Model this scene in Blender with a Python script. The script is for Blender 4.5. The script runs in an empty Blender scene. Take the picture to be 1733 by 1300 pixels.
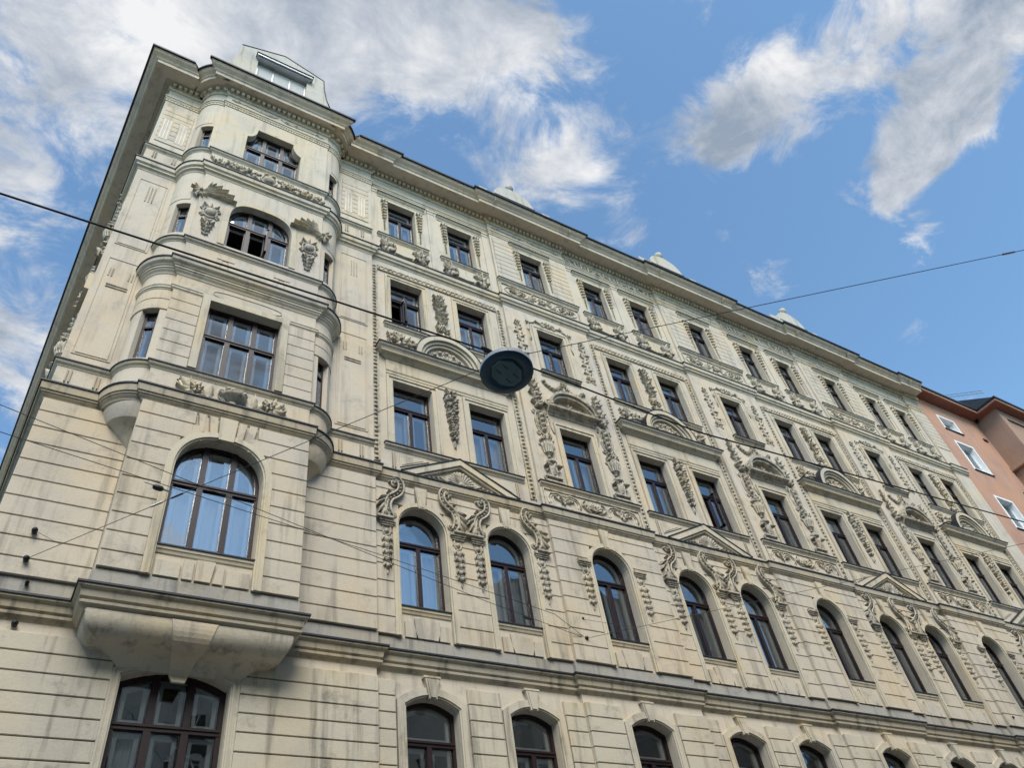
import bpy, math, random
from mathutils import Matrix, Vector
from mathutils.geometry import tessellate_polygon
PI = math.pi
rnd = random.Random(7)

# ------------------------------------------------------------------ camera
scn = bpy.context.scene
cam_data = bpy.data.cameras.new('camera')
cam = bpy.data.objects.new('camera', cam_data)
scn.collection.objects.link(cam)
cam_data.sensor_width = 36.0
cam_data.lens = 1327.55 / 1733 * 36
cam_data.clip_end = 2000
CR, CU, CF = (0.857472, -0.496975, -0.133257), (-0.277401, -0.664644, 0.693756), (0.433348, 0.557911, 0.707775)
CAM = Vector((0, -11.5, 1.65))
cam.matrix_world = Matrix(((CR[0], CU[0], -CF[0], CAM[0]), (CR[1], CU[1], -CF[1], CAM[1]), (CR[2], CU[2], -CF[2], CAM[2]), (0, 0, 0, 1)))
scn.camera = cam

# ------------------------------------------------------------------ light and sky
SUN_EL, SUN_AZ = math.radians(50), math.radians(201)     # azimuth measured from +Y towards +X
w = bpy.data.worlds.new('World'); scn.world = w; w.use_nodes = True
nt = w.node_tree; nt.nodes.clear()
def N(t, **k):
    n = nt.nodes.new(t)
    for a, b in k.items(): setattr(n, a, b)
    return n
def LK(a, b): nt.links.new(a, b)
def MATH(op, a, b=None, clamp=False):
    n = N('ShaderNodeMath', operation=op); n.use_clamp = clamp
    for i, v in enumerate((a, b)):
        if v is None: continue
        if isinstance(v, (int, float)): n.inputs[i].default_value = v
        else: LK(v, n.inputs[i])
    return n.outputs[0]
out = N('ShaderNodeOutputWorld'); bg = N('ShaderNodeBackground'); LK(bg.outputs[0], out.inputs[0])
sky = N('ShaderNodeTexSky', sky_type='NISHITA', sun_disc=False, sun_elevation=SUN_EL, sun_rotation=SUN_AZ,
        air_density=1.0, dust_density=0.6, ozone_density=1.2)
tc = N('ShaderNodeTexCoord')
sep = N('ShaderNodeSeparateXYZ'); LK(tc.outputs['Generated'], sep.inputs[0])
zz = MATH('MAXIMUM', MATH('ADD', sep.outputs[2], 0.12), 0.05)
comb = N('ShaderNodeCombineXYZ'); LK(MATH('DIVIDE', sep.outputs[0], zz), comb.inputs[0]); LK(MATH('DIVIDE', sep.outputs[1], zz), comb.inputs[1])
mp = N('ShaderNodeMapping'); LK(comb.outputs[0], mp.inputs[0])
mp.inputs['Location'].default_value = (3.1, 1.7, 0.4); mp.inputs['Rotation'].default_value = (0, 0, 0.5); mp.inputs['Scale'].default_value = (1.0, 1.25, 1)
def NOISE(scale, detail, rough, vec, dist=0.0):
    n = N('ShaderNodeTexNoise'); n.inputs['Scale'].default_value = scale; n.inputs['Detail'].default_value = detail
    n.inputs['Roughness'].default_value = rough; n.inputs['Distortion'].default_value = dist; LK(vec, n.inputs['Vector']); return n.outputs['Fac']
n1 = NOISE(7.5, 13, 0.64, mp.outputs[0], 0.55)
n2 = NOISE(2.2, 4, 0.5, mp.outputs[0], 0.3)
# cloud banks: centres on the cloud deck (x/z, y/z), radius, weight
def bank(cx, cy, r, wgt):
    d = N('ShaderNodeVectorMath', operation='DISTANCE'); LK(comb.outputs[0], d.inputs[0]); d.inputs[1].default_value = (cx, cy, 0)
    m = N('ShaderNodeMapRange', interpolation_type='SMOOTHSTEP'); LK(d.outputs['Value'], m.inputs[0])
    m.inputs[1].default_value = 0; m.inputs[2].default_value = r; m.inputs[3].default_value = wgt; m.inputs[4].default_value = 0
    return m.outputs[0]
BANKS = [(-0.16, 0.52, 0.34, 0.24), (-0.16, 0.86, 0.30, 0.25), (-0.08, 0.36, 0.22, 0.19), (0.08, 0.33, 0.17, 0.23), (0.20, 0.30, 0.17, 0.28), (0.37, 0.35, 0.13, 0.27), (0.31, 0.23, 0.12, 0.22), (0.43, 0.31, 0.10, 0.18), (0.16, 0.22, 0.14, 0.22),
         (0.56, 0.18, 0.12, 0.27), (0.60, 0.08, 0.13, 0.28), (0.75, -0.03, 0.19, 0.34), (0.80, 0.07, 0.11, 0.34), (0.82, 0.15, 0.09, 0.32), (0.90, 0.18, 0.06, 0.24), (0.77, 0.33, 0.07, 0.17), (1.05, 0.32, 0.07, 0.17),
         (-0.7, 0.0, 0.7, 0.26), (0.2, -0.5, 0.6, 0.26), (1.3, -0.5, 0.7, 0.26), (-0.5, -1.2, 0.9, 0.26), (0.9, 0.9, 0.4, 0.2)]
cov = None
for b in BANKS:
    v = bank(*b); cov = v if cov is None else MATH('ADD', cov, v)
dens = MATH('ADD', MATH('ADD', n1, MATH('MULTIPLY', MATH('SUBTRACT', n2, 0.5), 0.35)), MATH('SUBTRACT', MATH('MINIMUM', cov, 0.42), 0.155))
mask = N('ShaderNodeMapRange', interpolation_type='SMOOTHSTEP'); LK(dens, mask.inputs[0])
mask.inputs[1].default_value = 0.43; mask.inputs[2].default_value = 0.66
n3 = NOISE(9.0, 11, 0.64, mp.outputs[0], 0.3)
n4 = NOISE(3.0, 4, 0.5, mp.outputs[0], 0.6)
cr = N('ShaderNodeValToRGB'); LK(MATH('ADD', MATH('MULTIPLY', n3, 0.55), MATH('MULTIPLY', n4, 0.5)), cr.inputs[0])
el = cr.color_ramp.elements
el[0].position = 0.40; el[0].color = (1.15, 1.42, 1.8, 1)
el[1].position = 0.63; el[1].color = (3.35, 3.38, 3.42, 1)
e = el.new(0.52); e.color = (2.2, 2.35, 2.6, 1)
mixc = N('ShaderNodeMix', data_type='RGBA'); LK(mask.outputs[0], mixc.inputs['Factor'])
hs = N('ShaderNodeHueSaturation'); hs.inputs['Saturation'].default_value = 0.97; hs.inputs['Value'].default_value = 1.0; LK(sky.outputs[0], hs.inputs['Color'])
mu = N('ShaderNodeMix', data_type='RGBA', blend_type='MULTIPLY'); mu.inputs['Factor'].default_value = 1.0; LK(hs.outputs[0], mu.inputs['A']); mu.inputs['B'].default_value = (0.74, 0.93, 0.96, 1)
LK(mu.outputs['Result'], mixc.inputs['A']); LK(cr.outputs[0], mixc.inputs['B'])
LK(mixc.outputs['Result'], bg.inputs['Color'])
bg.inputs['Strength'].default_value = 0.10

sd = bpy.data.lights.new('sun', 'SUN'); sd.energy = 1.65; sd.angle = math.radians(35); sd.color = (1.0, 0.95, 0.86)
sun = bpy.data.objects.new('sun', sd); scn.collection.objects.link(sun)
dirv = Vector((math.sin(SUN_AZ) * math.cos(SUN_EL), math.cos(SUN_AZ) * math.cos(SUN_EL), math.sin(SUN_EL)))
sun.rotation_euler = dirv.to_track_quat('Z', 'Y').to_euler()
scn.view_settings.view_transform = 'Standard'; scn.view_settings.look = 'None'
scn.view_settings.exposure = 1.42; scn.view_settings.gamma = 1.0
scn.render.engine = 'CYCLES'

# ------------------------------------------------------------------ materials
def newmat(name):
    m = bpy.data.materials.new(name); m.use_nodes = True
    t = m.node_tree; t.nodes.clear(); return m, t
def mk(t, ty, **k):
    n = t.nodes.new(ty)
    for a, b in k.items(): setattr(n, a, b)
    return n
def plaster(name, base, dirt=(0.10, 0.095, 0.08), amount=0.5, streak=0.45, rough=0.9, bump=0.25, seed=0.0, patch=None, fine=0.0):
    m, t = newmat(name); L = t.links.new
    o = mk(t, 'ShaderNodeOutputMaterial'); b = mk(t, 'ShaderNodeBsdfPrincipled'); L(b.outputs[0], o.inputs[0])
    b.inputs['Roughness'].default_value = rough; b.inputs['Specular IOR Level'].default_value = 0.2
    g = mk(t, 'ShaderNodeNewGeometry')
    def noise(scale, det, ro, msc=(1, 1, 1), off=0.0):
        mpp = mk(t, 'ShaderNodeMapping'); L(g.outputs['Position'], mpp.inputs[0]); mpp.inputs['Scale'].default_value = msc
        mpp.inputs['Location'].default_value = (seed + off, seed * 0.7 + off, off)
        n = mk(t, 'ShaderNodeTexNoise'); n.inputs['Scale'].default_value = scale; n.inputs['Detail'].default_value = det; n.inputs['Roughness'].default_value = ro
        L(mpp.outputs[0], n.inputs['Vector']); return n.outputs['Fac']
    def ramp(f, p0, p1, hi=1.0):
        r = mk(t, 'ShaderNodeMapRange', interpolation_type='SMOOTHSTEP'); L(f, r.inputs[0]); r.inputs[1].default_value = p0; r.inputs[2].default_value = p1
        r.inputs[3].default_value = 0; r.inputs[4].default_value = hi; return r.outputs[0]
    def mixcol(f, a, bc, blend='MIX'):
        x = mk(t, 'ShaderNodeMix', data_type='RGBA', blend_type=blend); L(f, x.inputs['Factor'])
        if isinstance(a, tuple): x.inputs['A'].default_value = (*a, 1)
        else: L(a, x.inputs['A'])
        x.inputs['B'].default_value = (*bc, 1); return x.outputs['Result']
    warm = tuple(c * k for c, k in zip(base, (1.06, 0.96, 0.80)))
    cool = tuple(c * k for c, k in zip(base, (0.80, 0.82, 0.88)))
    c = mixcol(ramp(noise(0.55, 5, 0.6), 0.42, 0.68, 0.8), base, warm)
    c = mixcol(ramp(noise(0.8, 6, 0.6, off=7.3), 0.46, 0.70, 0.75), c, cool)
    c = mixcol(ramp(noise(2.2, 9, 0.70, off=3.1), 0.53, 0.76, amount), c, dirt)
    c = mixcol(ramp(noise(3.0, 7, 0.62, msc=(1.6, 1.6, 0.14), off=11.0), 0.50, 0.70, streak), c, dirt)
    if fine: c = mixcol(ramp(noise(9.0, 6, 0.7, off=17.0), 0.47, 0.64, fine), c, dirt)  # fine dirt mottling, also standing in for shade in the relief's undercuts
    if patch: c = mixcol(ramp(noise(1.1, 7, 0.7, off=23.0), 0.60, 0.66, 0.6), c, patch)
    c = mixcol(ramp(noise(22, 4, 0.7, off=2.0), 0.50, 0.78, 0.28), c, tuple(x * 0.5 for x in base))
    L(c, b.inputs['Base Color'])
    bp = mk(t, 'ShaderNodeBump'); bp.inputs['Strength'].default_value = bump; bp.inputs['Distance'].default_value = 0.02
    ad = mk(t, 'ShaderNodeMath', operation='ADD'); L(noise(28, 5, 0.65), ad.inputs[0]); L(noise(4, 5, 0.6, off=5), ad.inputs[1])
    L(ad.outputs[0], bp.inputs['Height']); L(bp.outputs[0], b.inputs['Normal'])
    return m
def simple(name, col, rough=0.5, metal=0.0, var=0.25, scale=6.0, spec=0.4, bump=0.1):
    m, t = newmat(name); L = t.links.new
    o = mk(t, 'ShaderNodeOutputMaterial'); b = mk(t, 'ShaderNodeBsdfPrincipled'); L(b.outputs[0], o.inputs[0])
    b.inputs['Roughness'].default_value = rough; b.inputs['Metallic'].default_value = metal; b.inputs['Specular IOR Level'].default_value = spec
    g = mk(t, 'ShaderNodeNewGeometry'); n = mk(t, 'ShaderNodeTexNoise'); L(g.outputs['Position'], n.inputs['Vector'])
    n.inputs['Scale'].default_value = scale; n.inputs['Detail'].default_value = 6
    x = mk(t, 'ShaderNodeMix', data_type='RGBA'); L(n.outputs['Fac'], x.inputs['Factor'])
    x.inputs['A'].default_value = (*[c * (1 - var) for c in col], 1); x.inputs['B'].default_value = (*[min(1, c * (1 + var)) for c in col], 1)
    L(x.outputs['Result'], b.inputs['Base Color'])
    bp = mk(t, 'ShaderNodeBump'); bp.inputs['Strength'].default_value = bump; bp.inputs['Distance'].default_value = 0.01
    L(n.outputs['Fac'], bp.inputs['Height']); L(bp.outputs[0], b.inputs['Normal'])
    return m
def glass(name, base_fac=0.16, ior=1.55, tint=(0.955, 0.975, 0.985), wav=0.05):
    m, t = newmat(name); L = t.links.new
    o = mk(t, 'ShaderNodeOutputMaterial'); mx = mk(t, 'ShaderNodeMixShader'); L(mx.outputs[0], o.inputs[0])
    tr = mk(t, 'ShaderNodeBsdfTransparent'); tr.inputs[0].default_value = (*tint, 1)
    gl = mk(t, 'ShaderNodeBsdfGlossy'); gl.inputs['Roughness'].default_value = 0.015; gl.inputs[0].default_value = (0.93, 0.97, 1.0, 1)
    fr = mk(t, 'ShaderNodeFresnel'); fr.inputs['IOR'].default_value = ior
    ad = mk(t, 'ShaderNodeMath', operation='ADD'); ad.use_clamp = True; L(fr.outputs[0], ad.inputs[0]); ad.inputs[1].default_value = base_fac
    L(ad.outputs[0], mx.inputs[0]); L(tr.outputs[0], mx.inputs[1]); L(gl.outputs[0], mx.inputs[2])
    g = mk(t, 'ShaderNodeNewGeometry'); n = mk(t, 'ShaderNodeTexNoise'); L(g.outputs['Position'], n.inputs['Vector']); n.inputs['Scale'].default_value = 1.7; n.inputs['Detail'].default_value = 1
    bp = mk(t, 'ShaderNodeBump'); bp.inputs['Strength'].default_value = wav; bp.inputs['Distance'].default_value = 0.1
    L(n.outputs['Fac'], bp.inputs['Height']); L(bp.outputs[0], gl.inputs['Normal'])
    return m
def curtain_mat(name, col):
    m, t = newmat(name); L = t.links.new
    o = mk(t, 'ShaderNodeOutputMaterial'); mx = mk(t, 'ShaderNodeMixShader'); L(mx.outputs[0], o.inputs[0])
    d = mk(t, 'ShaderNodeBsdfDiffuse'); d.inputs[0].default_value = (*col, 1); tl = mk(t, 'ShaderNodeBsdfTranslucent'); tl.inputs[0].default_value = (*col, 1)
    wv = mk(t, 'ShaderNodeTexNoise'); wv.inputs['Scale'].default_value = 9
    g = mk(t, 'ShaderNodeNewGeometry'); mpp = mk(t, 'ShaderNodeMapping'); mpp.inputs['Scale'].default_value = (3, 3, 0.05); L(g.outputs['Position'], mpp.inputs[0]); L(mpp.outputs[0], wv.inputs['Vector'])
    bp = mk(t, 'ShaderNodeBump'); bp.inputs['Strength'].default_value = 0.5; bp.inputs['Distance'].default_value = 0.05; L(wv.outputs['Fac'], bp.inputs['Height']); L(bp.outputs[0], d.inputs['Normal'])
    mx.inputs[0].default_value = 0.25; L(d.outputs[0], mx.inputs[1]); L(tl.outputs[0], mx.inputs[2]); return m
BASE = (0.535, 0.478, 0.388)
M = dict(
    wall=plaster('cream_plaster', BASE, amount=0.42, streak=0.30),
    course=plaster('cream_render_courses', (0.515, 0.46, 0.372), amount=0.5, streak=0.45, seed=4.0),
    low=plaster('sooty_render_courses', (0.49, 0.445, 0.355), amount=0.7, streak=0.6, seed=9.0, patch=(0.40, 0.37, 0.30)),
    orn=plaster('relief_plaster', (0.53, 0.475, 0.365), dirt=(0.09, 0.085, 0.08), amount=0.7, streak=0.25, bump=0.35, seed=2.0, fine=0.65),
    ornd=plaster('weathered_relief_plaster', (0.45, 0.41, 0.33), dirt=(0.06, 0.058, 0.056), amount=0.8, streak=0.4, bump=0.4, seed=6.0, fine=0.6),
    trim=plaster('moulded_plaster', (0.53, 0.475, 0.365), amount=0.55, streak=0.4, seed=14.0),
    ledge=plaster('weathered_ledge_plaster', (0.40, 0.36, 0.28), amount=0.75, streak=0.7, seed=17.0),
    grey=plaster('grey_cement_band', (0.35, 0.335, 0.30), dirt=(0.15, 0.145, 0.135), amount=0.7, streak=0.8, seed=21.0),
    soffit=plaster('cornice_plaster', (0.66, 0.57, 0.45), amount=0.4, streak=0.25, seed=25.0),  # paler than the walls to offset the shade on its downward faces
    attic=plaster('pale_attic_plaster', (0.46, 0.445, 0.40), amount=0.4, streak=0.5, seed=31.0),
    flash=simple('dark_sheet_metal', (0.035, 0.036, 0.042), 0.55, 0.5),
    frame=simple('dark_brown_window_paint', (0.019, 0.0085, 0.009), 0.4, 0.0, 0.35, 14),
    white=simple('white_inner_sash_paint', (0.78, 0.79, 0.78), 0.5, 0, 0.06),
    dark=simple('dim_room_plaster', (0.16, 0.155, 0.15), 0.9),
    glass=glass('window_glass', 0.17, 1.45), glasslow=glass('old_window_glass', 0.13, 1.45, wav=0.16),
    curtain=curtain_mat('white_net_curtain', (0.82, 0.83, 0.84)),
    blind=curtain_mat('pale_blind', (0.60, 0.60, 0.58)),
    roof=simple('dark_roof_sheet', (0.05, 0.055, 0.065), 0.5, 0.4),
    terra=plaster('salmon_render', (0.44, 0.265, 0.19), dirt=(0.28, 0.165, 0.12), amount=0.3, streak=0.35, seed=41.0),
    terra2=plaster('brown_render', (0.34, 0.23, 0.18), dirt=(0.18, 0.12, 0.09), amount=0.3, streak=0.3, seed=43.0),
    terrad=plaster('dark_red_soffit', (0.29, 0.13, 0.10), dirt=(0.12, 0.05, 0.04), amount=0.3, streak=0.1, seed=47.0),
    steel=simple('galvanised_steel', (0.36, 0.38, 0.40), 0.4, 0.7),
    cable=simple('black_cable_sheath', (0.012, 0.012, 0.014), 0.6), wire=simple('weathered_steel_wire', (0.06, 0.06, 0.06), 0.5, 0.6),
    lampbody=simple('dark_teal_lamp_housing', (0.014, 0.050, 0.085), 0.4, 0.1, 0.2, 9), lamptop=simple('pale_grey_lamp_cap', (0.30, 0.32, 0.35), 0.5),
    lampglass=simple('smoked_teal_lens', (0.030, 0.095, 0.115), 0.25, 0.0, 0.35, 16, 0.5), black=simple('black_plastic', (0.01, 0.01, 0.012), 0.5),
    asphalt=simple('asphalt', (0.06, 0.06, 0.062), 0.9, 0, 0.4, 12), bounce_setts=simple('pale_bounce_setts', (0.22, 0.215, 0.20), 0.85, 0, 0.3, 9), paving=simple('grey_paving', (0.34, 0.33, 0.31), 0.9, 0, 0.25, 5),
    opp=plaster('pale_opposite_plaster', (0.45, 0.43, 0.39), amount=0.3, streak=0.3, seed=51.0), opp2=plaster('grey_opposite_plaster', (0.36, 0.35, 0.33), amount=0.3, streak=0.3, seed=53.0),
    oppwin=simple('dark_opposite_window', (0.03, 0.035, 0.04), 0.15),
)

# ------------------------------------------------------------------ mesh builder
COL = scn.collection
class MB:
    def __init__(s): s.v = []; s.f = []; s.sm = []; s.T = Matrix.Identity(4)
    def add(s, vs, fs, smooth=False):
        b = len(s.v); T = s.T
        s.v += [tuple(T @ Vector(p)) for p in vs]
        for f in fs: s.f.append(tuple(i + b for i in f)); s.sm.append(smooth)
        return s
    def box(s, x0, x1, y0, y1, z0, z1):
        return s.add([(x0, y0, z0), (x1, y0, z0), (x1, y1, z0), (x0, y1, z0), (x0, y0, z1), (x1, y0, z1), (x1, y1, z1), (x0, y1, z1)],
                     [(0, 1, 5, 4), (1, 2, 6, 5), (2, 3, 7, 6), (3, 0, 4, 7), (4, 5, 6, 7), (3, 2, 1, 0)])
    def block(s, x0, x1, z0, z1, y, proud, ch=0.007):      # chamfered block standing proud of a wall at y
        a = [(x0, y, z0), (x1, y, z0), (x1, y, z1), (x0, y, z1)]
        m = [(p[0], y - proud + ch, p[2]) for p in a]
        f = [(x0 + ch, y - proud, z0 + ch), (x1 - ch, y - proud, z0 + ch), (x1 - ch, y - proud, z1 - ch), (x0 + ch, y - proud, z1 - ch)]
        fs = [(8, 9, 10, 11)]
        for i in range(4):
            j = (i + 1) % 4; fs += [(i, j, 4 + j, 4 + i), (4 + i, 4 + j, 8 + j, 8 + i)]
        return s.add(a + m + f, fs)
    def plate(s, outer, holes, y0, y1):                    # polygon in xz with holes, front at y0, back at y1
        loops = [outer] + list(holes)
        tri = tessellate_polygon([[Vector((p[0], p[1], 0)) for p in l] for l in loops])
        flat = [p for l in loops for p in l]; n = len(flat)
        vs = [(p[0], y0, p[1]) for p in flat] + [(p[0], y1, p[1]) for p in flat]
        fs = [tuple(t) for t in tri]
        b = 0
        for l in loops:
            k = len(l)
            for i in range(k): j = (i + 1) % k; fs.append((b + i, b + j, n + b + j, n + b + i))
            b += k
        return s.add(vs, fs)
    def prism(s, poly, y0, y1):
        s.plate(poly, [], y0, y1); n = len(poly)
        return s.add([(p[0], y1, p[1]) for p in poly], [tuple(t) for t in tessellate_polygon([[Vector((p[0], p[1], 0)) for p in poly]])])
    def ring(s, inner, outer, y0, y1, closed=True):        # band between two outlines of equal count; front y0, back y1
        n = len(inner)
        vs = [(p[0], y0, p[1]) for p in inner] + [(p[0], y0, p[1]) for p in outer] + [(p[0], y1, p[1]) for p in inner] + [(p[0], y1, p[1]) for p in outer]
        fs = []
        for i in range(n if closed else n - 1):
            j = (i + 1) % n
            fs += [(i, j, n + j, n + i), (n + i, n + j, 3 * n + j, 3 * n + i), (2 * n + i, 2 * n + j, j, i)]
        if not closed: fs += [(0, n, 3 * n, 2 * n), (n - 1, 2 * n - 1, 4 * n - 1, 3 * n - 1)]
        return s.add(vs, fs)
    def sweep(s, prof, path, caps=True, smooth=False):     # prof (out, z), path plan points walked left to right, outside on the right-hand side
        n = len(path); k = len(prof); offs = []
        def nrm(a, b):
            dx, dy = b[0] - a[0], b[1] - a[1]; l = math.hypot(dx, dy) or 1; return (dy / l, -dx / l)
        for i in range(n):
            if i == 0: m = nrm(path[0], path[1])
            elif i == n - 1: m = nrm(path[-2], path[-1])
            else:
                a, b = nrm(path[i - 1], path[i]), nrm(path[i], path[i + 1])
                d = 1 + a[0] * b[0] + a[1] * b[1]; d = max(d, 0.2); m = ((a[0] + b[0]) / d, (a[1] + b[1]) / d)
            offs.append(m)
        vs = [(p[0] + o * m[0], p[1] + o * m[1], z) for p, m in zip(path, offs) for o, z in prof]
        fs = [(i * k + j, (i + 1) * k + j, (i + 1) * k + j + 1, i * k + j + 1) for i in range(n - 1) for j in range(k - 1)]
        if caps: fs += [tuple(range(k)), tuple(range((n - 1) * k, n * k))]
        return s.add(vs, fs, smooth)
    def tube(s, pts, r, n=6, cap=True):
        pts = [Vector(p) for p in pts]; m = len(pts); rr = r if isinstance(r, (list, tuple)) else [r] * m
        vs = []; up = None
        for i, p in enumerate(pts):
            d = (pts[min(i + 1, m - 1)] - pts[max(i - 1, 0)]).normalized()
            if up is None: up = Vector((0, 0, 1)) if abs(d.z) < 0.9 else Vector((1, 0, 0))
            a = d.cross(up)
            if a.length < 1e-4: a = d.cross(Vector((0, 1, 0)))
            a.normalize(); b = a.cross(d).normalized(); up = b
            for q in range(n):
                t = 2 * PI * q / n; vs.append(p + (a * math.cos(t) + b * math.sin(t)) * rr[i])
        fs = [(i * n + q, i * n + (q + 1) % n, (i + 1) * n + (q + 1) % n, (i + 1) * n + q) for i in range(m - 1) for q in range(n)]
        if cap: fs += [tuple(range(n)), tuple(range((m - 1) * n, m * n))]
        return s.add([tuple(v) for v in vs], fs, True)
    def lathe(s, prof, c=(0, 0, 0), n=16, a0=0.0, a1=2 * PI):
        full = abs(a1 - a0 - 2 * PI) < 1e-6; cnt = n if full else n + 1; k = len(prof)
        vs = [(c[0] + r * math.cos(a0 + (a1 - a0) * i / n), c[1] + r * math.sin(a0 + (a1 - a0) * i / n), c[2] + z) for i in range(cnt) for r, z in prof]
        fs = [(i * k + j, ((i + 1) % cnt) * k + j, ((i + 1) % cnt) * k + j + 1, i * k + j + 1) for i in range(n) for j in range(k - 1)]
        return s.add(vs, fs, True)
    # relief kit: u to the right, v up, w out of the wall (all into local x, z, -y)
    def blob(s, u, v, ru, rv, rw, rot=0.0, w=0.0, n=8, rings=3):
        vs = []; ca, sa = math.cos(rot), math.sin(rot)
        for k in range(rings):
            e = (PI / 2) * k / rings
            for q in range(n):
                t = 2 * PI * q / n; a, b = ru * math.cos(e) * math.cos(t), rv * math.cos(e) * math.sin(t)
                vs.append((u + a * ca - b * sa, -(w + rw * math.sin(e)), v + a * sa + b * ca))
        vs.append((u, -(w + rw), v)); top = len(vs) - 1
        fs = [(k * n + q, k * n + (q + 1) % n, (k + 1) * n + (q + 1) % n, (k + 1) * n + q) for k in range(rings - 1) for q in range(n)]
        fs += [((rings - 1) * n + q, (rings - 1) * n + (q + 1) % n, top) for q in range(n)]
        return s.add(vs, fs, True)
    def leaf(s, u, v, ang, L, W, h, curl=0.0, lobes=3, w=0.0, lift=0.6):
        ns = 8; ts = (-1, -0.55, 0, 0.55, 1); x, y = u, v; vs = []
        for i in range(ns):
            q = i / (ns - 1); a = ang + curl * q
            wd = W * (math.sin(PI * min(1, 0.06 + q * 0.94) ** 0.75) ** 0.7 + 0.05) * (1 + 0.28 * math.cos(2 * PI * lobes * q))
            if i == ns - 1: wd = W * 0.05
            for t in ts:
                hh = h * (0.30 + lift * q) * (1 - 0.75 * t * t) + (0.25 * h if t == 0 else 0)
                if abs(t) == 1: hh = -0.005
                vs.append((x - math.sin(a) * t * wd, -(w + hh), y + math.cos(a) * t * wd))
            x += math.cos(a) * L / (ns - 1); y += math.sin(a) * L / (ns - 1)
        fs = [(i * 5 + j, (i + 1) * 5 + j, (i + 1) * 5 + j + 1, i * 5 + j + 1) for i in range(ns - 1) for j in range(4)]
        return s.add(vs, fs, True)
    def rope(s, pts, r, n=5, w=None):                      # half sunk tube following (u, v) points
        w = 0.3 * (r if not isinstance(r, (list, tuple)) else r[0]) if w is None else w
        return s.tube([(p[0], -w, p[1]) for p in pts], r, n)
    def scroll(s, u, v, r, a0, turns, d=1, th=0.02, end=0.12, seg=18, rise=0.0):
        pts = []; rad = []
        for i in range(seg + 1):
            q = i / seg; a = a0 + d * q * turns * 2 * PI; rr = r * (1 - q * (1 - end))
            pts.append((u + rr * math.cos(a), -(th * 0.4 + rise * q), v + rr * math.sin(a))); rad.append(th * (1 - 0.4 * q))
        s.tube(pts, rad, 5); s.blob(u, v, r * 0.22 + th * 0.5, r * 0.22 + th * 0.5, th * 1.6 + rise); return s
    def rosette(s, u, v, r, n=6, h=0.05, rot=0.0):
        for i in range(n): s.leaf(u, v, rot + 2 * PI * i / n, r, r * 0.36, h, 0.3, 1)
        return s.blob(u, v, r * 0.28, r * 0.28, h * 1.5)
    def shell(s, u, v, r, n=11, h=0.05, a0=0.0, a1=PI):
        for i in range(n):
            a = a0 + (a1 - a0) * (i + 0.5) / n; k = r * (0.92 + 0.08 * math.sin(a))
            pts = [(u + math.cos(a) * k * q, -(0.15 * h + h * q * (1.25 - q) * 1.2), v + math.sin(a) * k * q) for q in (0.08, 0.35, 0.65, 0.88, 1.0)]
            wd = r * (a1 - a0) / n * 0.46; s.tube(pts, [wd * 0.2, wd * 0.42, wd * 0.75, wd, wd * 0.9], 6)
        return s.blob(u, v + 0.03 * r, r * 0.18, r * 0.14, h)
    def fruits(s, pts, size, spread, h, seed, leaves=True):
        R = random.Random(seed)
        for (u, v) in pts:
            for k in range(3):
                a, b = u + R.uniform(-spread, spread), v + R.uniform(-size, size); z = size * R.uniform(0.6, 1.05)
                s.blob(a, b, z, z, h * R.uniform(0.7, 1.2), w=h * 0.1)
            if leaves:
                for sg in (-1, 1): s.leaf(u + sg * spread * 0.4, v, PI / 2 + sg * -R.uniform(0.9, 1.7), spread * R.uniform(1.0, 1.4), size * 0.8, h * 0.8, sg * 0.5, 2)
        return s
    def mesh(s, name, mat, sharp=None):
        me = bpy.data.meshes.new(name); me.from_pydata(s.v, [], s.f); me.materials.append(mat)
        me.polygons.foreach_set('use_smooth', s.sm); me.update()
        return me
    def build(s, name, mat, parent=None, loc=None):
        return obj(name, s.mesh(name, mat), parent, loc)
def obj(name, me, parent=None, loc=None, rot=None, scale=None):
    o = bpy.data.objects.new(name, me); COL.objects.link(o)
    if parent is not None: o.parent = parent
    if loc is not None: o.location = loc
    if rot is not None: o.rotation_euler = rot
    if scale is not None: o.scale = scale
    return o
def tag(o, label, cat, group=None, kind=None):
    o['label'] = label; o['category'] = cat
    if group: o['group'] = group
    if kind: o['kind'] = kind
    return o
def struct(o): o['kind'] = 'structure'; return o
def ray(px, py, y):                                        # photo pixel -> point on the vertical plane at y
    d = [CF[i] + CR[i] * (px - 866.5) / 1327.55 - CU[i] * (py - 650) / 1327.55 for i in range(3)]
    t = (y - CAM[1]) / d[1]; return Vector([CAM[i] + d[i] * t for i in range(3)])

# ------------------------------------------------------------------ ground
struct(MB().add([(-400, -400, 0), (400, -400, 0), (400, 400, 0), (-400, 400, 0)], [(0, 1, 2, 3)]).build('ground', M['asphalt']))
struct(MB().box(-60, 80, -14.6, -2.6, 0.002, 0.008).build('road', M['bounce_setts']))  # unseen road surface, made pale to bounce light up onto the undersides
struct(MB().box(-0.9, 80, -2.6, 0.5, -0.2, 0.13).build('pavement', M['paving']))
struct(MB().box(-60, 80, -16.6, -14.6, -0.2, 0.13).build('pavement', M['paving']))

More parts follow.
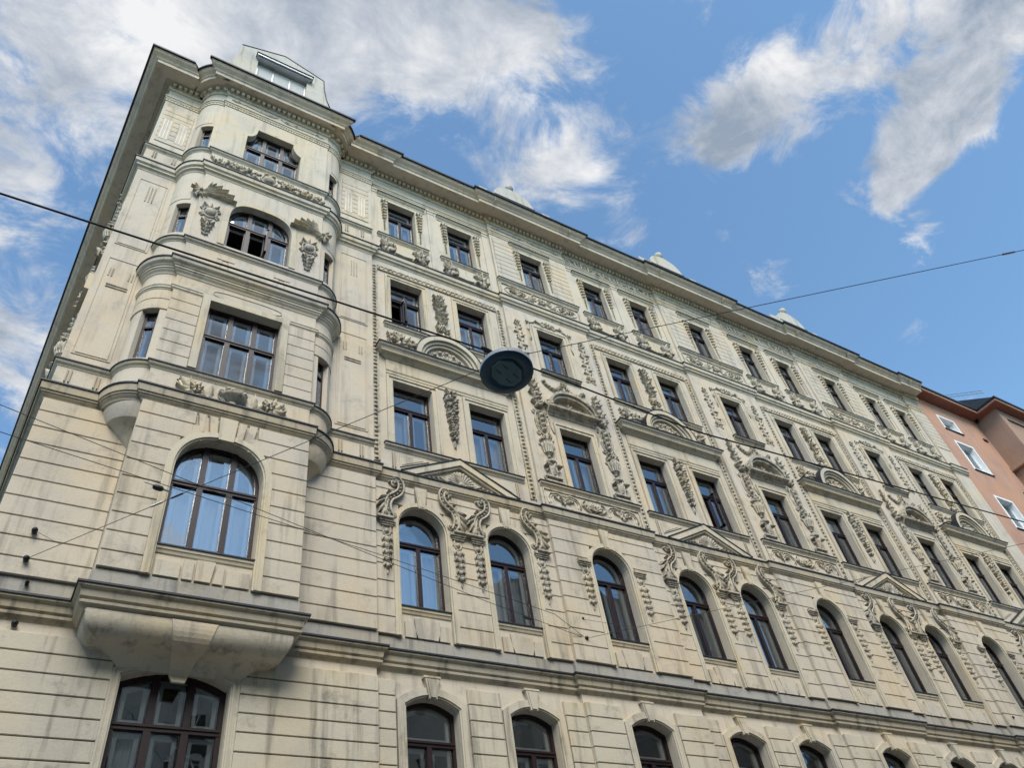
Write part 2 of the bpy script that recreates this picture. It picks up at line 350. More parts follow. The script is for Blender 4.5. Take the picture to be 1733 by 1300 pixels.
# ------------------------------------------------------------------ the corner house
house = bpy.data.objects.new('corner_apartment_house', None); COL.objects.link(house)
tag(house, 'ornate cream stucco apartment house with rounded corner bay and dark window frames', 'building')
YS, YP, YB = -0.04, 0.04, -0.60        # wall planes: corner walls and single axes, paired axes, bay
PAIR = [7.01, 14.19, 21.46, 28.74]; SING = [10.62, 17.84, 25.10]
EDGES = [5.0, 9.13, 12.12, 16.26, 19.37, 23.53, 26.62, 30.82, 31.85]
SEGS = [(5.0, 9.13, YP), (9.13, 12.12, YS), (12.12, 16.26, YP), (16.26, 19.37, YS), (19.37, 23.53, YP), (23.53, 26.62, YS), (26.62, 30.82, YP), (30.82, 31.85, YS)]
WIN = []                                # (axis, wall y, paired)
for c in PAIR: WIN += [(c - 1.0, YP, True), (c + 1.0, YP, True)]
for c in SING: WIN += [(c, YS, False)]
WIN.sort()
BX0, BX1, BC = 0.46, 3.41, 1.935        # bay flat face
R_ = 0.55                               # radius of its rounded corners

def arch_outline(hw, z0, zs, rise, n=16, ex=2.0):   # closed outline, counter-clockwise from bottom left
    p = [(-hw, z0), (hw, z0), (hw, zs)]
    for i in range(1, n):
        t = PI * i / n; c, s_ = math.cos(t), math.sin(t)
        p.append((hw * math.copysign(abs(c) ** (2 / ex), c), zs + rise * abs(s_) ** (2 / ex)))
    return p + [(-hw, zs)]
def seg_outline(hw, z0, zs, rise, n=10):
    p = [(-hw, z0), (hw, z0)]
    for i in range(n + 1):
        x = hw - 2 * hw * i / n; p.append((x, zs + rise * (1 - (x / hw) ** 2)))
    return p
def rect_outline(hw, z0, z1): return [(-hw, z0), (hw, z0), (hw, z1), (-hw, z1)]
def grow(poly, d, bottom=True):         # outward offset of a ccw outline
    n = len(poly); r = []
    for i in range(n):
        a, b, c = poly[i - 1], poly[i], poly[(i + 1) % n]
        def nn(p, q):
            dx, dz = q[0] - p[0], q[1] - p[1]; l = math.hypot(dx, dz) or 1; return (dz / l, -dx / l)
        m, k = nn(a, b), nn(b, c); dd = max(1 + m[0] * k[0] + m[1] * k[1], 0.35)
        r.append((b[0] + d * (m[0] + k[0]) / dd, b[1] + d * (m[1] + k[1]) / dd))
    if not bottom:
        r[0] = (r[0][0], poly[0][1]); r[1] = (r[1][0], poly[1][1])
    return r
SPEC = {0: (seg_outline(0.49, 5.15, 7.31, 0.17), 6.80), 1: (arch_outline(0.505, 9.12, 10.86, 0.505), 10.62), 2: (rect_outline(0.50, 13.05, 15.0), 14.33),
        3: (rect_outline(0.467, 17.12, 18.97), 18.36), 4: (rect_outline(0.447, 21.05, 22.92), 22.34)}
hwB = 0.735
def notch():
    p = [(-hwB, 20.98), (hwB, 20.98), (hwB, 22.22)]
    for i in range(1, 7):
        t = PI / 2 * i / 6; p.append((hwB - 0.245 * (math.sin(t)) ** 1.3, 22.22 + 0.53 * (1 - math.cos(t) ** 0.8)))
    q = [(-x, z) for x, z in reversed(p[2:])]
    return p + q
BSPEC = {0: (seg_outline(0.745, 4.9, 7.25, 0.19), 6.66), 1: (arch_outline(0.73, 9.06, 10.55, 0.79, 20, 2.35), 10.45), 2: (rect_outline(0.735, 12.96, 15.0), 14.15),
         3: (arch_outline(hwB, 17.05, 18.12, 0.79, 20, 2.9), 18.18), 4: (notch(), 21.93)}
def shift(poly, dx): return [(x + dx, z) for x, z in poly]

# --- walls, one panel for each plane of the front
ZT = 24.10
def wall(x0, x1, z0, z1, y, holes, th=0.34, mat='wall'):
    return MB().plate([(x0, z0), (x1, z0), (x1, z1), (x0, z1)], holes, y, y + th).build('wall', M[mat], house)
for (x0, x1, y) in SEGS:
    wall(x0, x1, 0.0, ZT, y, [shift(SPEC[r][0], c) for c, yy, p in WIN if x0 < c < x1 for r in range(5)])
wall(-0.97, 5.0, 0.0, 8.1, YS, [shift(BSPEC[0][0], BC)])
wall(-0.97, 0.5, 8.1, 12.15, YS, []); wall(3.37, 5.0, 8.1, 12.15, YS, [])
wall(-0.97, -0.05, 12.15, ZT, YS, []); wall(3.92, 5.0, 12.15, ZT, YS, [])
# side street wall (barely seen edge-on)
SIDE = (-0.0706, 1.0)
MB().plate([(0, 0), (22, 0), (22, ZT), (0, ZT)], [], 0, 0.3).build('wall', M['wall'], house, ).matrix_local = Matrix(((SIDE[0], 1, 0, -0.97), (1, 0.07, 0, YS + 0.003), (0, 0, 1, 0), (0, 0, 0, 1)))
# bay: flat front
b1 = MB().plate([(0.47, 8.0), (3.43, 8.0), (3.43, 12.15), (0.47, 12.15)], [shift(BSPEC[1][0], BC)], YB, YB + 0.3)
b1.box(0.47, 0.72, YB + 0.3, YS, 8.0, 12.15).box(3.18, 3.43, YB + 0.3, YS, 8.0, 12.15); b1.build('bay_wall', M['wall'], house)
b2 = MB().plate([(BX0, 12.15), (BX1, 12.15), (BX1, ZT), (BX0, ZT)], [shift(BSPEC[r][0], BC) for r in (2, 3, 4)], YB, YB + 0.3)
b2.build('bay_wall', M['wall'], house)
# rounded bay corners with a narrow window on each floor (angle 0 at the wall, 90 at the front)
NAR = {2: (12.98, 14.42), 3: (17.08, 18.28), 4: (21.0, 22.12)}
TA, TB = math.radians(42), math.radians(77)
def rp(side, th, r, z):
    x = (BX0 - r * math.cos(th)) if side < 0 else (BX1 + r * math.cos(th))
    return (x, YS - (r + YS) * math.sin(th) if False else -r * math.sin(th), z)
for side in (-1, 1):
    mb = MB(); ths = [math.radians(a) for a in (-4, 8, 20, 31, 42, 48, 54, 60, 66, 72, 77, 84, 90)]
    zs = [12.15, 12.98, 14.42, 17.08, 18.28, 21.0, 22.12, ZT]
    for i in range(len(ths) - 1):
        for j in range(len(zs) - 1):
            hole = j in (1, 3, 5) and TA - 0.01 < ths[i] < TB - 0.01
            if hole: continue
            mb.add([rp(side, ths[i], R_, zs[j]), rp(side, ths[i + 1], R_, zs[j]), rp(side, ths[i + 1], R_, zs[j + 1]), rp(side, ths[i], R_, zs[j + 1])], [(0, 1, 2, 3)], True)
    for z0, z1 in NAR.values():
        for th in (TA, TB): mb.add([rp(side, th, R_, z0), rp(side, th, R_ - 0.17, z0), rp(side, th, R_ - 0.17, z1), rp(side, th, R_, z1)], [(0, 1, 2, 3)])
        aa = [TA + (TB - TA) * k / 5 for k in range(6)]
        for z in (z0, z1):
            for k in range(5): mb.add([rp(side, aa[k], R_, z), rp(side, aa[k + 1], R_, z), rp(side, aa[k + 1], R_ - 0.17, z), rp(side, aa[k], R_ - 0.17, z)], [(0, 1, 2, 3)])
    mb.build('rounded_bay_corner', M['wall'], house)
# dark interior and floors
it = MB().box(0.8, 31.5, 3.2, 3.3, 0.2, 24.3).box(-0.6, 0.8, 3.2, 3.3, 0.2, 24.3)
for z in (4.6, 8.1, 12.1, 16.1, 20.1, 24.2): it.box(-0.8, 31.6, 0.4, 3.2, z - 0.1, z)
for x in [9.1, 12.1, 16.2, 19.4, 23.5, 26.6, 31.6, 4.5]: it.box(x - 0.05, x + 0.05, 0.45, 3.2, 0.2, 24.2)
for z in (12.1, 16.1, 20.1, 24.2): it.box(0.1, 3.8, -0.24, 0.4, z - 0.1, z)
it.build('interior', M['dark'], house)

# --- outlines in plan
def arc(side, r, n=10, y0=YS):
    pts = []
    for k in range(n + 1):
        th = PI / 2 * k / n
        pts.append(((BX0 - r * math.cos(th)) if side < 0 else (BX1 + r * math.cos(th)), min(-r * math.sin(th), y0)))
    return pts if side < 0 else pts[::-1]
sidept = (-0.97 + SIDE[0] * 20, YS + 20)
def tail():
    p = []
    prev = YS
    for (x0, x1, y) in SEGS:
        p += [(x0, prev), (x0, y)]; prev = y
    p.append((31.85, prev)); return p
UP = [sidept, (-0.97, YS)] + arc(-1, R_) + [(BX0, YB), (BX1, YB)] + arc(1, R_) + tail()
LOW = [sidept, (-0.97, YS), (0.47, YS), (0.47, YB), (3.43, YB), (3.43, YS)] + tail()
UPLEFT = [sidept, (-0.97, YS)] + arc(-1, R_) + [(BX0, YB), (BX1, YB)] + arc(1, R_) + [(5.0, YS)]
BAYONLY = arc(-1, R_) + [(BX0, YB), (BX1, YB)] + arc(1, R_)
def cyma(o0, z0, o1, z1, n=6):           # S-curve from (o0,z0) below to (o1,z1) above
    r = []
    for i in range(n + 1):
        q = i / n; r.append((o0 + (o1 - o0) * (q - math.sin(2 * PI * q) / (2 * PI) * 0.9), z0 + (z1 - z0) * q))
    return r
def cavetto(o0, z0, o1, z1, n=5):
    return [(o0 + (o1 - o0) * (1 - math.cos(PI / 2 * i / n)), z0 + (z1 - z0) * math.sin(PI / 2 * i / n)) for i in range(n + 1)]
def belt(name, prof, path, mat, flash=True, fo=0.022, ft=0.038):
    o = MB().sweep([(-0.05, prof[0][1])] + prof + [(-0.05, prof[-1][1])], path).build(name, M[mat], house)
    if flash:
        to, tz = prof[-1]
        MB().sweep([(-0.05, tz + 0.003), (to + fo, tz + 0.003), (to + fo, tz + ft - 0.004), (to, tz + ft), (-0.05, tz + ft + 0.03)], path).build('lead_flashing', M['flash'], o)
    return o
belt('belt_course', [(0.0, 7.86), (0.03, 7.90), (0.075, 7.93), (0.08, 7.965), (0.05, 7.985), (0.05, 8.0), (0.085, 8.02), (0.10, 8.12), (0.15, 8.15), (0.15, 8.18)], LOW, 'ledge')
MB().sweep([(-0.02, 8.19), (0.025, 8.19), (0.025, 8.50), (0.012, 8.515), (-0.02, 8.515)], LOW).build('cement_band', M['grey'], house)
belt('belt_course', [(0.0, 11.86)] + cyma(0.02, 11.88, 0.07, 11.98) + [(0.09, 11.985), (0.09, 12.02), (0.115, 12.03), (0.125, 12.18)], UP, 'ledge')
belt('belt_course', [(0.0, 15.52)] + cyma(0.02, 15.55, 0.07, 15.66) + [(0.09, 15.67), (0.09, 15.72)] + cyma(0.11, 15.73, 0.18, 15.84) + [(0.19, 15.90)], BAYONLY, 'trim')
belt('belt_course', [(0.0, 19.66)] + cavetto(0.015, 19.68, 0.06, 19.76) + [(0.075, 19.77), (0.075, 19.83), (0.12, 19.87), (0.13, 20.0)], UP, 'trim')
# sills on the bay, running on over the corner walls
for z, pth in ((12.84, UPLEFT), (16.84, BAYONLY), (20.82, UPLEFT)):
    belt('sill_course', [(0.0, z - 0.12)] + cyma(0.012, z - 0.11, 0.06, z - 0.03, 4) + [(0.07, z)], pth, 'trim', True, 0.018, 0.03)
MB().sweep([(-0.02, 15.02), (0.02, 15.02), (0.03, 15.05), (0.045, 15.06), (0.045, 15.10), (0.06, 15.12), (0.06, 15.16), (-0.02, 15.16)], arc(-1, R_) + [(BX0, YB), (1.02, YB)]).build('capital_band', M['trim'], house)
MB().sweep([(-0.02, 15.02), (0.02, 15.02), (0.03, 15.05), (0.045, 15.06), (0.045, 15.10), (0.06, 15.12), (0.06, 15.16), (-0.02, 15.16)], [(2.85, YB), (BX1, YB)] + arc(1, R_)).build('capital_band', M['trim'], house)
# architrave, frieze and dentils
belt('architrave', [(0.0, 23.40), (0.02, 23.40), (0.02, 23.50), (0.035, 23.51), (0.035, 23.56), (0.06, 23.58), (0.06, 23.62)], UP, 'trim', False)
def along(path, step, i0=1):
    r = []
    for a, b in zip(path[i0:], path[i0 + 1:]):
        l = math.hypot(b[0] - a[0], b[1] - a[1])
        if l < 0.05: continue
        k = max(1, int(l / step)); d = ((b[0] - a[0]) / l, (b[1] - a[1]) / l)
        for i in range(k): q = (i + 0.5) / k; r.append((a[0] + (b[0] - a[0]) * q, a[1] + (b[1] - a[1]) * q, d, l / k))
    return r
den = MB(); bead = MB()
FINE = [sidept, (-0.97, YS)] + arc(-1, R_, 5) + [(BX0, YB), (BX1, YB)] + arc(1, R_, 5) + tail()
for x, y, d, st in along(FINE, 0.145, 1):
    den.T = Matrix(((d[0], -d[1], 0, x), (d[1], d[0], 0, y), (0, 0, 1, 0), (0, 0, 0, 1))); den.box(-st * 0.28, st * 0.28, -0.145, -0.02, 24.13, 24.27)
for x, y, d, st in along(FINE, 0.075, 1):
    if any(abs(x - c) < 2.07 for c in PAIR): continue
    bead.T = Matrix(((d[0], -d[1], 0, x), (d[1], d[0], 0, y), (0, 0, 1, 0), (0, 0, 0, 1))); bead.blob(0, 23.475, 0.026, 0.03, 0.03, w=0.018, n=6, rings=2)
o = den.build('dentil_band', M['trim'], house); o['kind'] = 'stuff'
o = bead.build('bead_band', M['trim'], house); o['kind'] = 'stuff'
belt('dentil_backing', [(0.0, 24.03), (0.03, 24.04), (0.045, 24.09), (0.05, 24.12), (0.05, 24.26), (0.16, 24.275), (0.16, 24.30)], UP, 'trim', False)
# crowning cornice: its plan follows the bay less closely
cb0, cb1, cr_ = 0.52, 3.24, 0.40
def carc(side, n=10):
    p = []
    for k in range(n + 1):
        th = PI / 2 * k / n; p.append(((cb0 - cr_ * math.cos(th)) if side < 0 else (cb1 + cr_ * math.cos(th)), YS - cr_ * 0.9 * math.sin(th)))
    return p if side < 0 else p[::-1]
CORN = [sidept, (-0.97, YS)] + carc(-1) + [(cb0, -0.42), (cb1, -0.42)] + carc(1) + tail()
CORN[-1] = (31.7, CORN[-1][1])
cprof = [(-0.05, 24.30), (0.17, 24.302), (0.19, 24.285), (0.21, 24.302), (0.49, 24.305), (0.49, 24.285), (0.535, 24.285), (0.54, 24.415), (0.56, 24.42), (0.56, 24.435)] + cyma(0.575, 24.44, 0.715, 24.60, 8) + [(0.735, 24.605), (0.735, 24.655)]
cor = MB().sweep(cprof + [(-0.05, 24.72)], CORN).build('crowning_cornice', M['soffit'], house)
MB().sweep([(-0.04, 24.735), (0.70, 24.662), (0.765, 24.63), (0.79, 24.64), (0.79, 24.705), (0.70, 24.72), (-0.04, 24.79)], CORN).build('roof_gutter', M['flash'], cor)
jn = MB()
for x in EDGES[:-1]: jn.box(x - 0.006, x + 0.006, YS - 0.745, YS - 0.49, 24.40, 24.63)
jn.build('cornice_joint', M['ledge'], cor)
# roof behind the cornice
MB().add([(-1.6, -0.3, 24.7), (31.7, -0.3, 24.7), (31.7, 8, 29.5), (-2.1, 8, 29.5), (31.7, 20, 24.7), (-2.3, 20, 24.7)], [(0, 1, 2, 3), (3, 2, 4, 5), (1, 4, 2), (0, 3, 5)]).build('roof', M['roof'], house)
MB().box(31.5, 31.8, 0.4, 20, 0, 24.7).box(-1.0, 31.8, 19.7, 20, 0, 24.7).build('rear_wall', M['wall'], house)

# --- rusticated courses
COURSES = []
def course(x0, x1, z0, z1, y, mat='course', proud=0.075): COURSES.append((x0, x1, z0, z1, y, mat, proud))
zA = [8.515, 8.857, 9.21, 9.57, 9.93, 10.285, 10.64, 11.0, 11.36, 11.70, 11.87]
zL = [8.515, 8.80, 9.14, 9.48, 9.83, 10.18, 10.53, 10.88, 11.22, 11.57, 11.87]
z0s = [7.70 - 0.275 * k for k in range(12)]
GAP = 0.0095
def rows(x0, x1, zs, y, mat, cut=None):
    for a, b in zip(zs, zs[1:]):
        lo, hi = min(a, b) + GAP, max(a, b) - GAP
        l, r = (x0, x1) if cut is None else cut(x0, x1, (lo + hi) / 2, lo, hi)
        if r - l > 0.06: course(l, r, lo, hi, y, mat)
def arch_cut(holes):                      # holes: (axis, half width of the surround, spring, rise)
    def f(l, r, zm, lo, hi):
        for c, hw, zs, rise in holes:
            if lo >= zs + rise: continue
            k = hw if zm <= zs else hw * math.sqrt(max(0, 1 - ((zm - zs) / rise) ** 2))
            k -= 0.05 if zm > zs else 0.0
            if l < c < r or abs(l - c) < hw + 0.01 and r > c or abs(r - c) < hw + 0.01 and l < c:
                if abs(l - c) <= hw + 0.02 or l > c - hw and l < c + hw: l = c + k
                if abs(r - c) <= hw + 0.02: r = c - k
        return l, r
    return f
sw = 0.135
for (x0, x1, y) in SEGS:
    axes = [c for c, yy, p in WIN if x0 < c < x1]
    # row 1
    xs = [x0 + 0.004] + [v for c in axes for v in (c - 0.505 - sw, c + 0.505 + sw)] + [x1 - 0.004]
    for i in range(0, len(xs), 2):
        l, r = xs[i], xs[i + 1]
        lc = axes[i // 2 - 1] if i else None; rc = axes[i // 2] if i // 2 < len(axes) else None
        for a, b in zip(zA, zA[1:]):
            zm = (a + b) / 2; d = 0.64
            if zm <= 10.86: k = d
            else: k = math.sqrt(max(0.0, d * d - (zm - 10.86) ** 2)) - 0.05 if zm < 10.86 + d else -0.0
            ll = l if lc is None else (lc + max(k, 0.13)); rr = r if rc is None else (rc - max(k, 0.13))
            if rr - ll > 0.05: course(ll, rr, a + GAP, b - GAP, y)
    # row 0
    d = 0.68; xs = [x0 + 0.004] + [v for c in axes for v in (c - d, c + d)] + [x1 - 0.004]
    for i in range(0, len(xs), 2): rows(xs[i], xs[i + 1], z0s, y, 'low')
    # lower storey, large plain blocks
    zz0 = [4.4, 3.9, 3.4, 2.9, 2.4, 1.9, 1.4, 0.9]
    if x0 < 17: rows(x0 + 0.004, x1 - 0.004, zz0, y, 'low')
rows(-0.966, 0.466, zL, YS, 'course'); rows(3.44, 4.996, zL, YS, 'course')
for a, b in zip(zL, zL[1:]):
    zm = (a + b) / 2; d = 0.88
    k = d if zm < 10.55 else (d * max(0, 1 - ((zm - 10.55) / 0.93) ** 2.35) ** (1 / 2.35) - 0.05 if zm < 11.47 else 0.13)
    k = max(k, 0.17)
    if zm > 11.4: k = 0.55
    course(0.475, BC - k, a + GAP, b - GAP, YB, 'course', 0.07); course(BC + k, 3.425, a + GAP, b - GAP, YB, 'course', 0.07)
rows(-0.966, 1.06, z0s, YS, 'low'); rows(2.82, 4.996, z0s, YS, 'low'); rows(-0.966, 4.996, [4.4, 3.9, 3.4, 2.9, 2.4, 1.9, 1.4, 0.9], YS, 'low')
def csize(c):
    x, z = (c[0] + c[1]) / 2, (c[2] + c[3]) / 2
    if z < 5.2: return -1
    return (c[1] - c[0]) * (c[3] - c[2]) / ((x * x + 132 + z * z))
COURSES.sort(key=csize, reverse=True)
for c in COURSES[:300]: MB().block(*c[:5], c[6]).build('stone_course', M[c[5]], house)
for key in ('course', 'low'):
    rest = MB()
    for c in COURSES[300:]:
        if c[5] == key: rest.block(*c[:5], c[6])
    if rest.v: o = rest.build('far_stone_courses', M[key], house); o['kind'] = 'stuff'

# ------------------------------------------------------------------ windows
def clip_z(poly, lo, hi):
    def half(p, zc, keep_above):
        r = []
        for i in range(len(p)):
            a, b = p[i], p[(i + 1) % len(p)]; ia = (a[1] >= zc) == keep_above; ib = (b[1] >= zc) == keep_above
            if ia: r.append(a)
            if ia != ib: q = (zc - a[1]) / (b[1] - a[1]); r.append((a[0] + q * (b[0] - a[0]), zc))
        return r
    return half(half(poly, lo, True), hi, False)
def clip_x(poly, lo, hi): return [(b, a) for a, b in clip_z([(z, x) for x, z in poly], lo, hi)]
CACHE = {}
def win_meshes(key, poly, zt, cols, fw, openc=()):
    """meshes for a window centred on x=0 with the wall face at y=0"""
    k = (key, tuple(openc))
    if k in CACHE: return CACHE[k]
    hw = max(p[0] for p in poly); zb = min(p[1] for p in poly); ztop = max(p[1] for p in poly)
    inner = grow(poly, -fw); Y0, Y1 = 0.17, 0.25
    f = MB().ring(inner, grow(poly, 0.01), Y0, Y1)
    f.box(-hw + fw * 0.5, hw - fw * 0.5, Y0 - 0.012, Y1, zt - 0.05, zt + 0.04); f.box(-hw + fw * 0.5, hw - fw * 0.5, Y0 - 0.03, Y0, zt + 0.0, zt + 0.035)
    xs = [-hw + 2 * hw * i / cols for i in range(cols + 1)]; mw = 0.045 if cols == 2 else 0.05
    for x in xs[1:-1]:
        f.box(x - mw, x + mw, Y0 - 0.01, Y1, zb + fw * 0.6, zt - 0.045)
        if cols == 3:
            top = max((p[1] for p in clip_x(poly, x - mw, x + mw)), default=ztop); f.box(x - mw, x + mw, Y0 - 0.01, Y1, zt + 0.035, top - 0.01)
    panes = []; inn = []
    def cell(x0, x1, z0, z1, is_open=False):
        c = clip_z(clip_x(inner, x0, x1), z0, z1)
        if len(c) < 3: return
        if not is_open:
            f2 = MB().prism(grow(c, 0.008), Y0 + 0.035, Y0 + 0.041); panes.append(f2.mesh('pane', M['glasslow'] if key[1] == 0 else M['glass']))
        inn.append(c)
    segs = [(xs[i] + (mw if i else 0), xs[i + 1] - (mw if i < cols - 1 else 0)) for i in range(cols)]
    for i, (a, b) in enumerate(segs): cell(a, b, zb, zt - 0.05, i in openc)
    if cols == 3:
        for a, b in segs: cell(a, b, zt + 0.035, ztop)
    else: cell(-hw, hw, zt + 0.035, ztop)
    sash = MB()
    for c in inn: sash.ring(grow(c, -0.022), grow(c, -0.002), Y0 + 0.045, Y0 + 0.075)
    iw = MB()
    for j, c in enumerate(inn):
        if j in openc: continue
        iw.ring(grow(c, -0.08), grow(c, 0.0), Y0 + 0.085, Y0 + 0.13)
    iw.box(-hw, hw, Y0 + 0.11, Y0 + 0.16, zt - 0.06, zt + 0.05)
    leaf = None
    if openc:
        leaf = MB(); a, b = segs[openc[-1]]
        x = b - 0.02; leaf.box(x - 0.05, x, Y0 - 0.28, Y0 + 0.05, zb + 0.10, zb + 0.17).box(x - 0.05, x, Y0 - 0.28, Y0 - 0.22, zb + 0.1, zt - 0.08).box(x - 0.05, x, Y0 - 0.02, Y0 + 0.05, zb + 0.1, zt - 0.08).box(x - 0.05, x, Y0 - 0.28, Y0 + 0.05, zt - 0.14, zt - 0.07)
        leaf = leaf.mesh('open_casement', M['frame'])
    CACHE[k] = dict(frame=f.mesh('window', M['frame']), sash=sash.mesh('sash', M['frame']), panes=panes, inner=iw.mesh('inner_sash', M['white']), leaf=leaf, hw=hw, zb=zb, zt=zt, ztop=ztop, poly=poly)
    return CACHE[k]
CURT = {}
def curtain_mesh(hw, z0, z1, kind, seed):
    kk = (round(hw, 3), round(z0, 2), round(z1, 2), kind, seed % 3)
    if kk in CURT: return CURT[kk]
    R = random.Random(seed); mb = MB()
    def drape(x0, x1, y=0.38):
        n = max(6, int((x1 - x0) / 0.03)); vs = []
        ph = R.uniform(0, 6)
        for i in range(n + 1):
            x = x0 + (x1 - x0) * i / n; yy = y + 0.018 * math.sin(x * 55 + ph) + 0.012 * math.sin(x * 23 + ph * 2)
            vs += [(x, yy, z0), (x, yy + 0.01, z1)]
        mb.add(vs, [(2 * i, 2 * i + 2, 2 * i + 3, 2 * i + 1) for i in range(n)], True)
    if kind in ('full', 'sheet'): drape(-hw, hw)
    elif kind == 'sides': drape(-hw, -hw * 0.45); drape(hw * 0.45, hw)
    elif kind == 'left': drape(-hw, -hw * 0.1)
    elif kind == 'blind': mb.box(-hw, hw, 0.36, 0.365, z0 + (z1 - z0) * 0.55, z1)
    CURT[kk] = mb.mesh('curtain', M['blind'] if kind == 'blind' else M['curtain']); return CURT[kk]
def put_window(cx, y, row, spec, cols, fw, curt, seed, openc=(), tag_='std'):
    poly, zt = spec
    m = win_meshes((tag_, row), poly, zt, cols, fw, openc)
    wn = obj('window', m['frame'], house, (cx, y, 0)); obj('sash', m['sash'], wn)
    for p in m['panes']: obj('pane', p, wn)
    obj('inner_sash', m['inner'], wn)
    if m['leaf']: obj('open_casement', m['leaf'], wn); wn['label'] = 'window with a lower casement standing open'
    if curt: obj('curtain', curtain_mesh(m['hw'], m['zb'], m['zt'] if curt not in ('blind', 'sheet') else m['ztop'], curt, seed), wn)
    return wn
CK = ['full', 'sides', 'left', None, 'sides', 'full', 'blind', 'full']
for i, (c, y, p) in enumerate(WIN):
    for r in range(5):
        kd = CK[(i * 3 + r * 5 + i * r) % len(CK)]
        if i < 3 and r == 1: kd = 'full' if i != 2 else 'sides'
        if i >= 4 and r: kd = ['sheet', 'full', 'sheet', 'blind', 'sides'][(i * 2 + r * 3) % 5]
        if i >= 5 and r == 1: kd = ['sheet', 'full', 'sheet'][i % 3]
        if r == 0: kd = [None, None, 'left', None][i % 4]
        op = ()
        if r == 3 and i == 0: op, kd = (0,), None
        if r == 2 and i == 4: op, kd = (0,), None
        put_window(c, y, r, SPEC[r], 2, 0.055, kd, i * 7 + r, op)
put_window(BC, YS, 0, BSPEC[0], 3, 0.07, 'left', 1, (), 'bay')
put_window(BC, YB, 1, BSPEC[1], 3, 0.065, 'full', 2, (), 'bay')
put_window(BC, YB, 2, BSPEC[2], 3, 0.065, None, 3, (), 'bay')
put_window(BC, YB, 3, BSPEC[3], 3, 0.06, None, 4, (0, 1), 'bay')
put_window(BC, YB, 4, BSPEC[4], 3, 0.06, None, 5, (), 'bay')
for side in (-1, 1):                      # narrow windows in the rounded corners
    for z0, z1 in NAR.values():
        A, B = Vector(rp(side, TA, R_ - 0.14, 0)), Vector(rp(side, TB, R_ - 0.14, 0)); A, B = (A, B) if side < 0 else (B, A); d = (B - A); L_ = d.length; d.normalize()
        T = Matrix(((d.x, d.y * 0 - d.y, 0, A.x), (d.y, d.x, 0, A.y), (0, 0, 1, 0), (0, 0, 0, 1)))
        pl = [(0, z0), (L_, z0), (L_, z1), (0, z1)]
        mb = MB(); mb.T = T; mb.ring(grow(pl, -0.045), grow(pl, 0.02), -0.03, 0.03); mb.box(0, L_, -0.035, 0.03, z0 + (z1 - z0) * 0.68, z0 + (z1 - z0) * 0.68 + 0.05)
        wn = mb.build('narrow_window', M['frame'], house)
        mb = MB(); mb.T = T; mb.prism(grow(pl, -0.04), 0.0, 0.006); mb.build('pane', M['glass'], wn)
        mb = MB(); mb.T = T; mb.ring(grow(pl, -0.08), grow(pl, -0.02), 0.06, 0.10); mb.build('inner_sash', M['white'], wn)

# ------------------------------------------------------------------ window surrounds, sills, hoods
SH = {}
def shared(key, fn, mat):
    if key not in SH: mb = MB(); fn(mb); SH[key] = mb.mesh(key, M[mat])
    return SH[key]
def place(name, key, fn, mat, x, y, z=0.0, flip=False, parent=None):
    return obj(name, shared(key, fn, mat), parent or house, (x, y, z), None, (-1, 1, 1) if flip else None)
def ring_open(mb, poly, d0, d1, y0, y1):  # surround that leaves the bottom edge open
    a, b = grow(poly, d0), grow(poly, d1); zb = min(p[1] for p in poly)
    a[0] = (a[0][0], zb); a[1] = (a[1][0], zb); b[0] = (b[0][0], zb); b[1] = (b[1][0], zb)
    mb.ring(a[1:] + a[:1], b[1:] + b[:1], y0, y1, closed=False)
def surround(poly, steps):
    def fn(mb):
        for d0, d1, pr in steps: ring_open(mb, poly, d0, d1, -pr, 0.02)
    return fn
def ledge_fn(hw, prof, y0=0.0):
    def fn(mb): mb.sweep([(-0.03, prof[0][1])] + prof + [(-0.03, prof[-1][1])], [(-hw, y0), (hw, y0)])
    return fn
def flash_fn(hw, o_, z): 
    def fn(mb): mb.sweep([(-0.03, z + 0.002), (o_ + 0.018, z + 0.002), (o_ + 0.018, z + 0.026), (-0.03, z + 0.05)], [(-hw - 0.012, 0), (hw + 0.012, 0)])
    return fn
def ledge(name, key, hw, prof, mat, x, y, z, flash=True):
    o = place(name, key, ledge_fn(hw, prof), mat, x, y, z)
    if flash:
        obj('lead_flashing', shared(key + '_flash', flash_fn(hw, prof[-1][0], prof[-1][1]), 'flash'), o)
    return o
def low1(poly, drop):                       # extends the outline downwards
    zb = min(p[1] for p in poly); return [(x, zb - drop if z == zb else z) for x, z in poly]
SILLP = [(0.0, -0.13), (0.015, -0.12), (0.03, -0.09), (0.06, -0.05), (0.075, -0.045), (0.08, 0.0)]
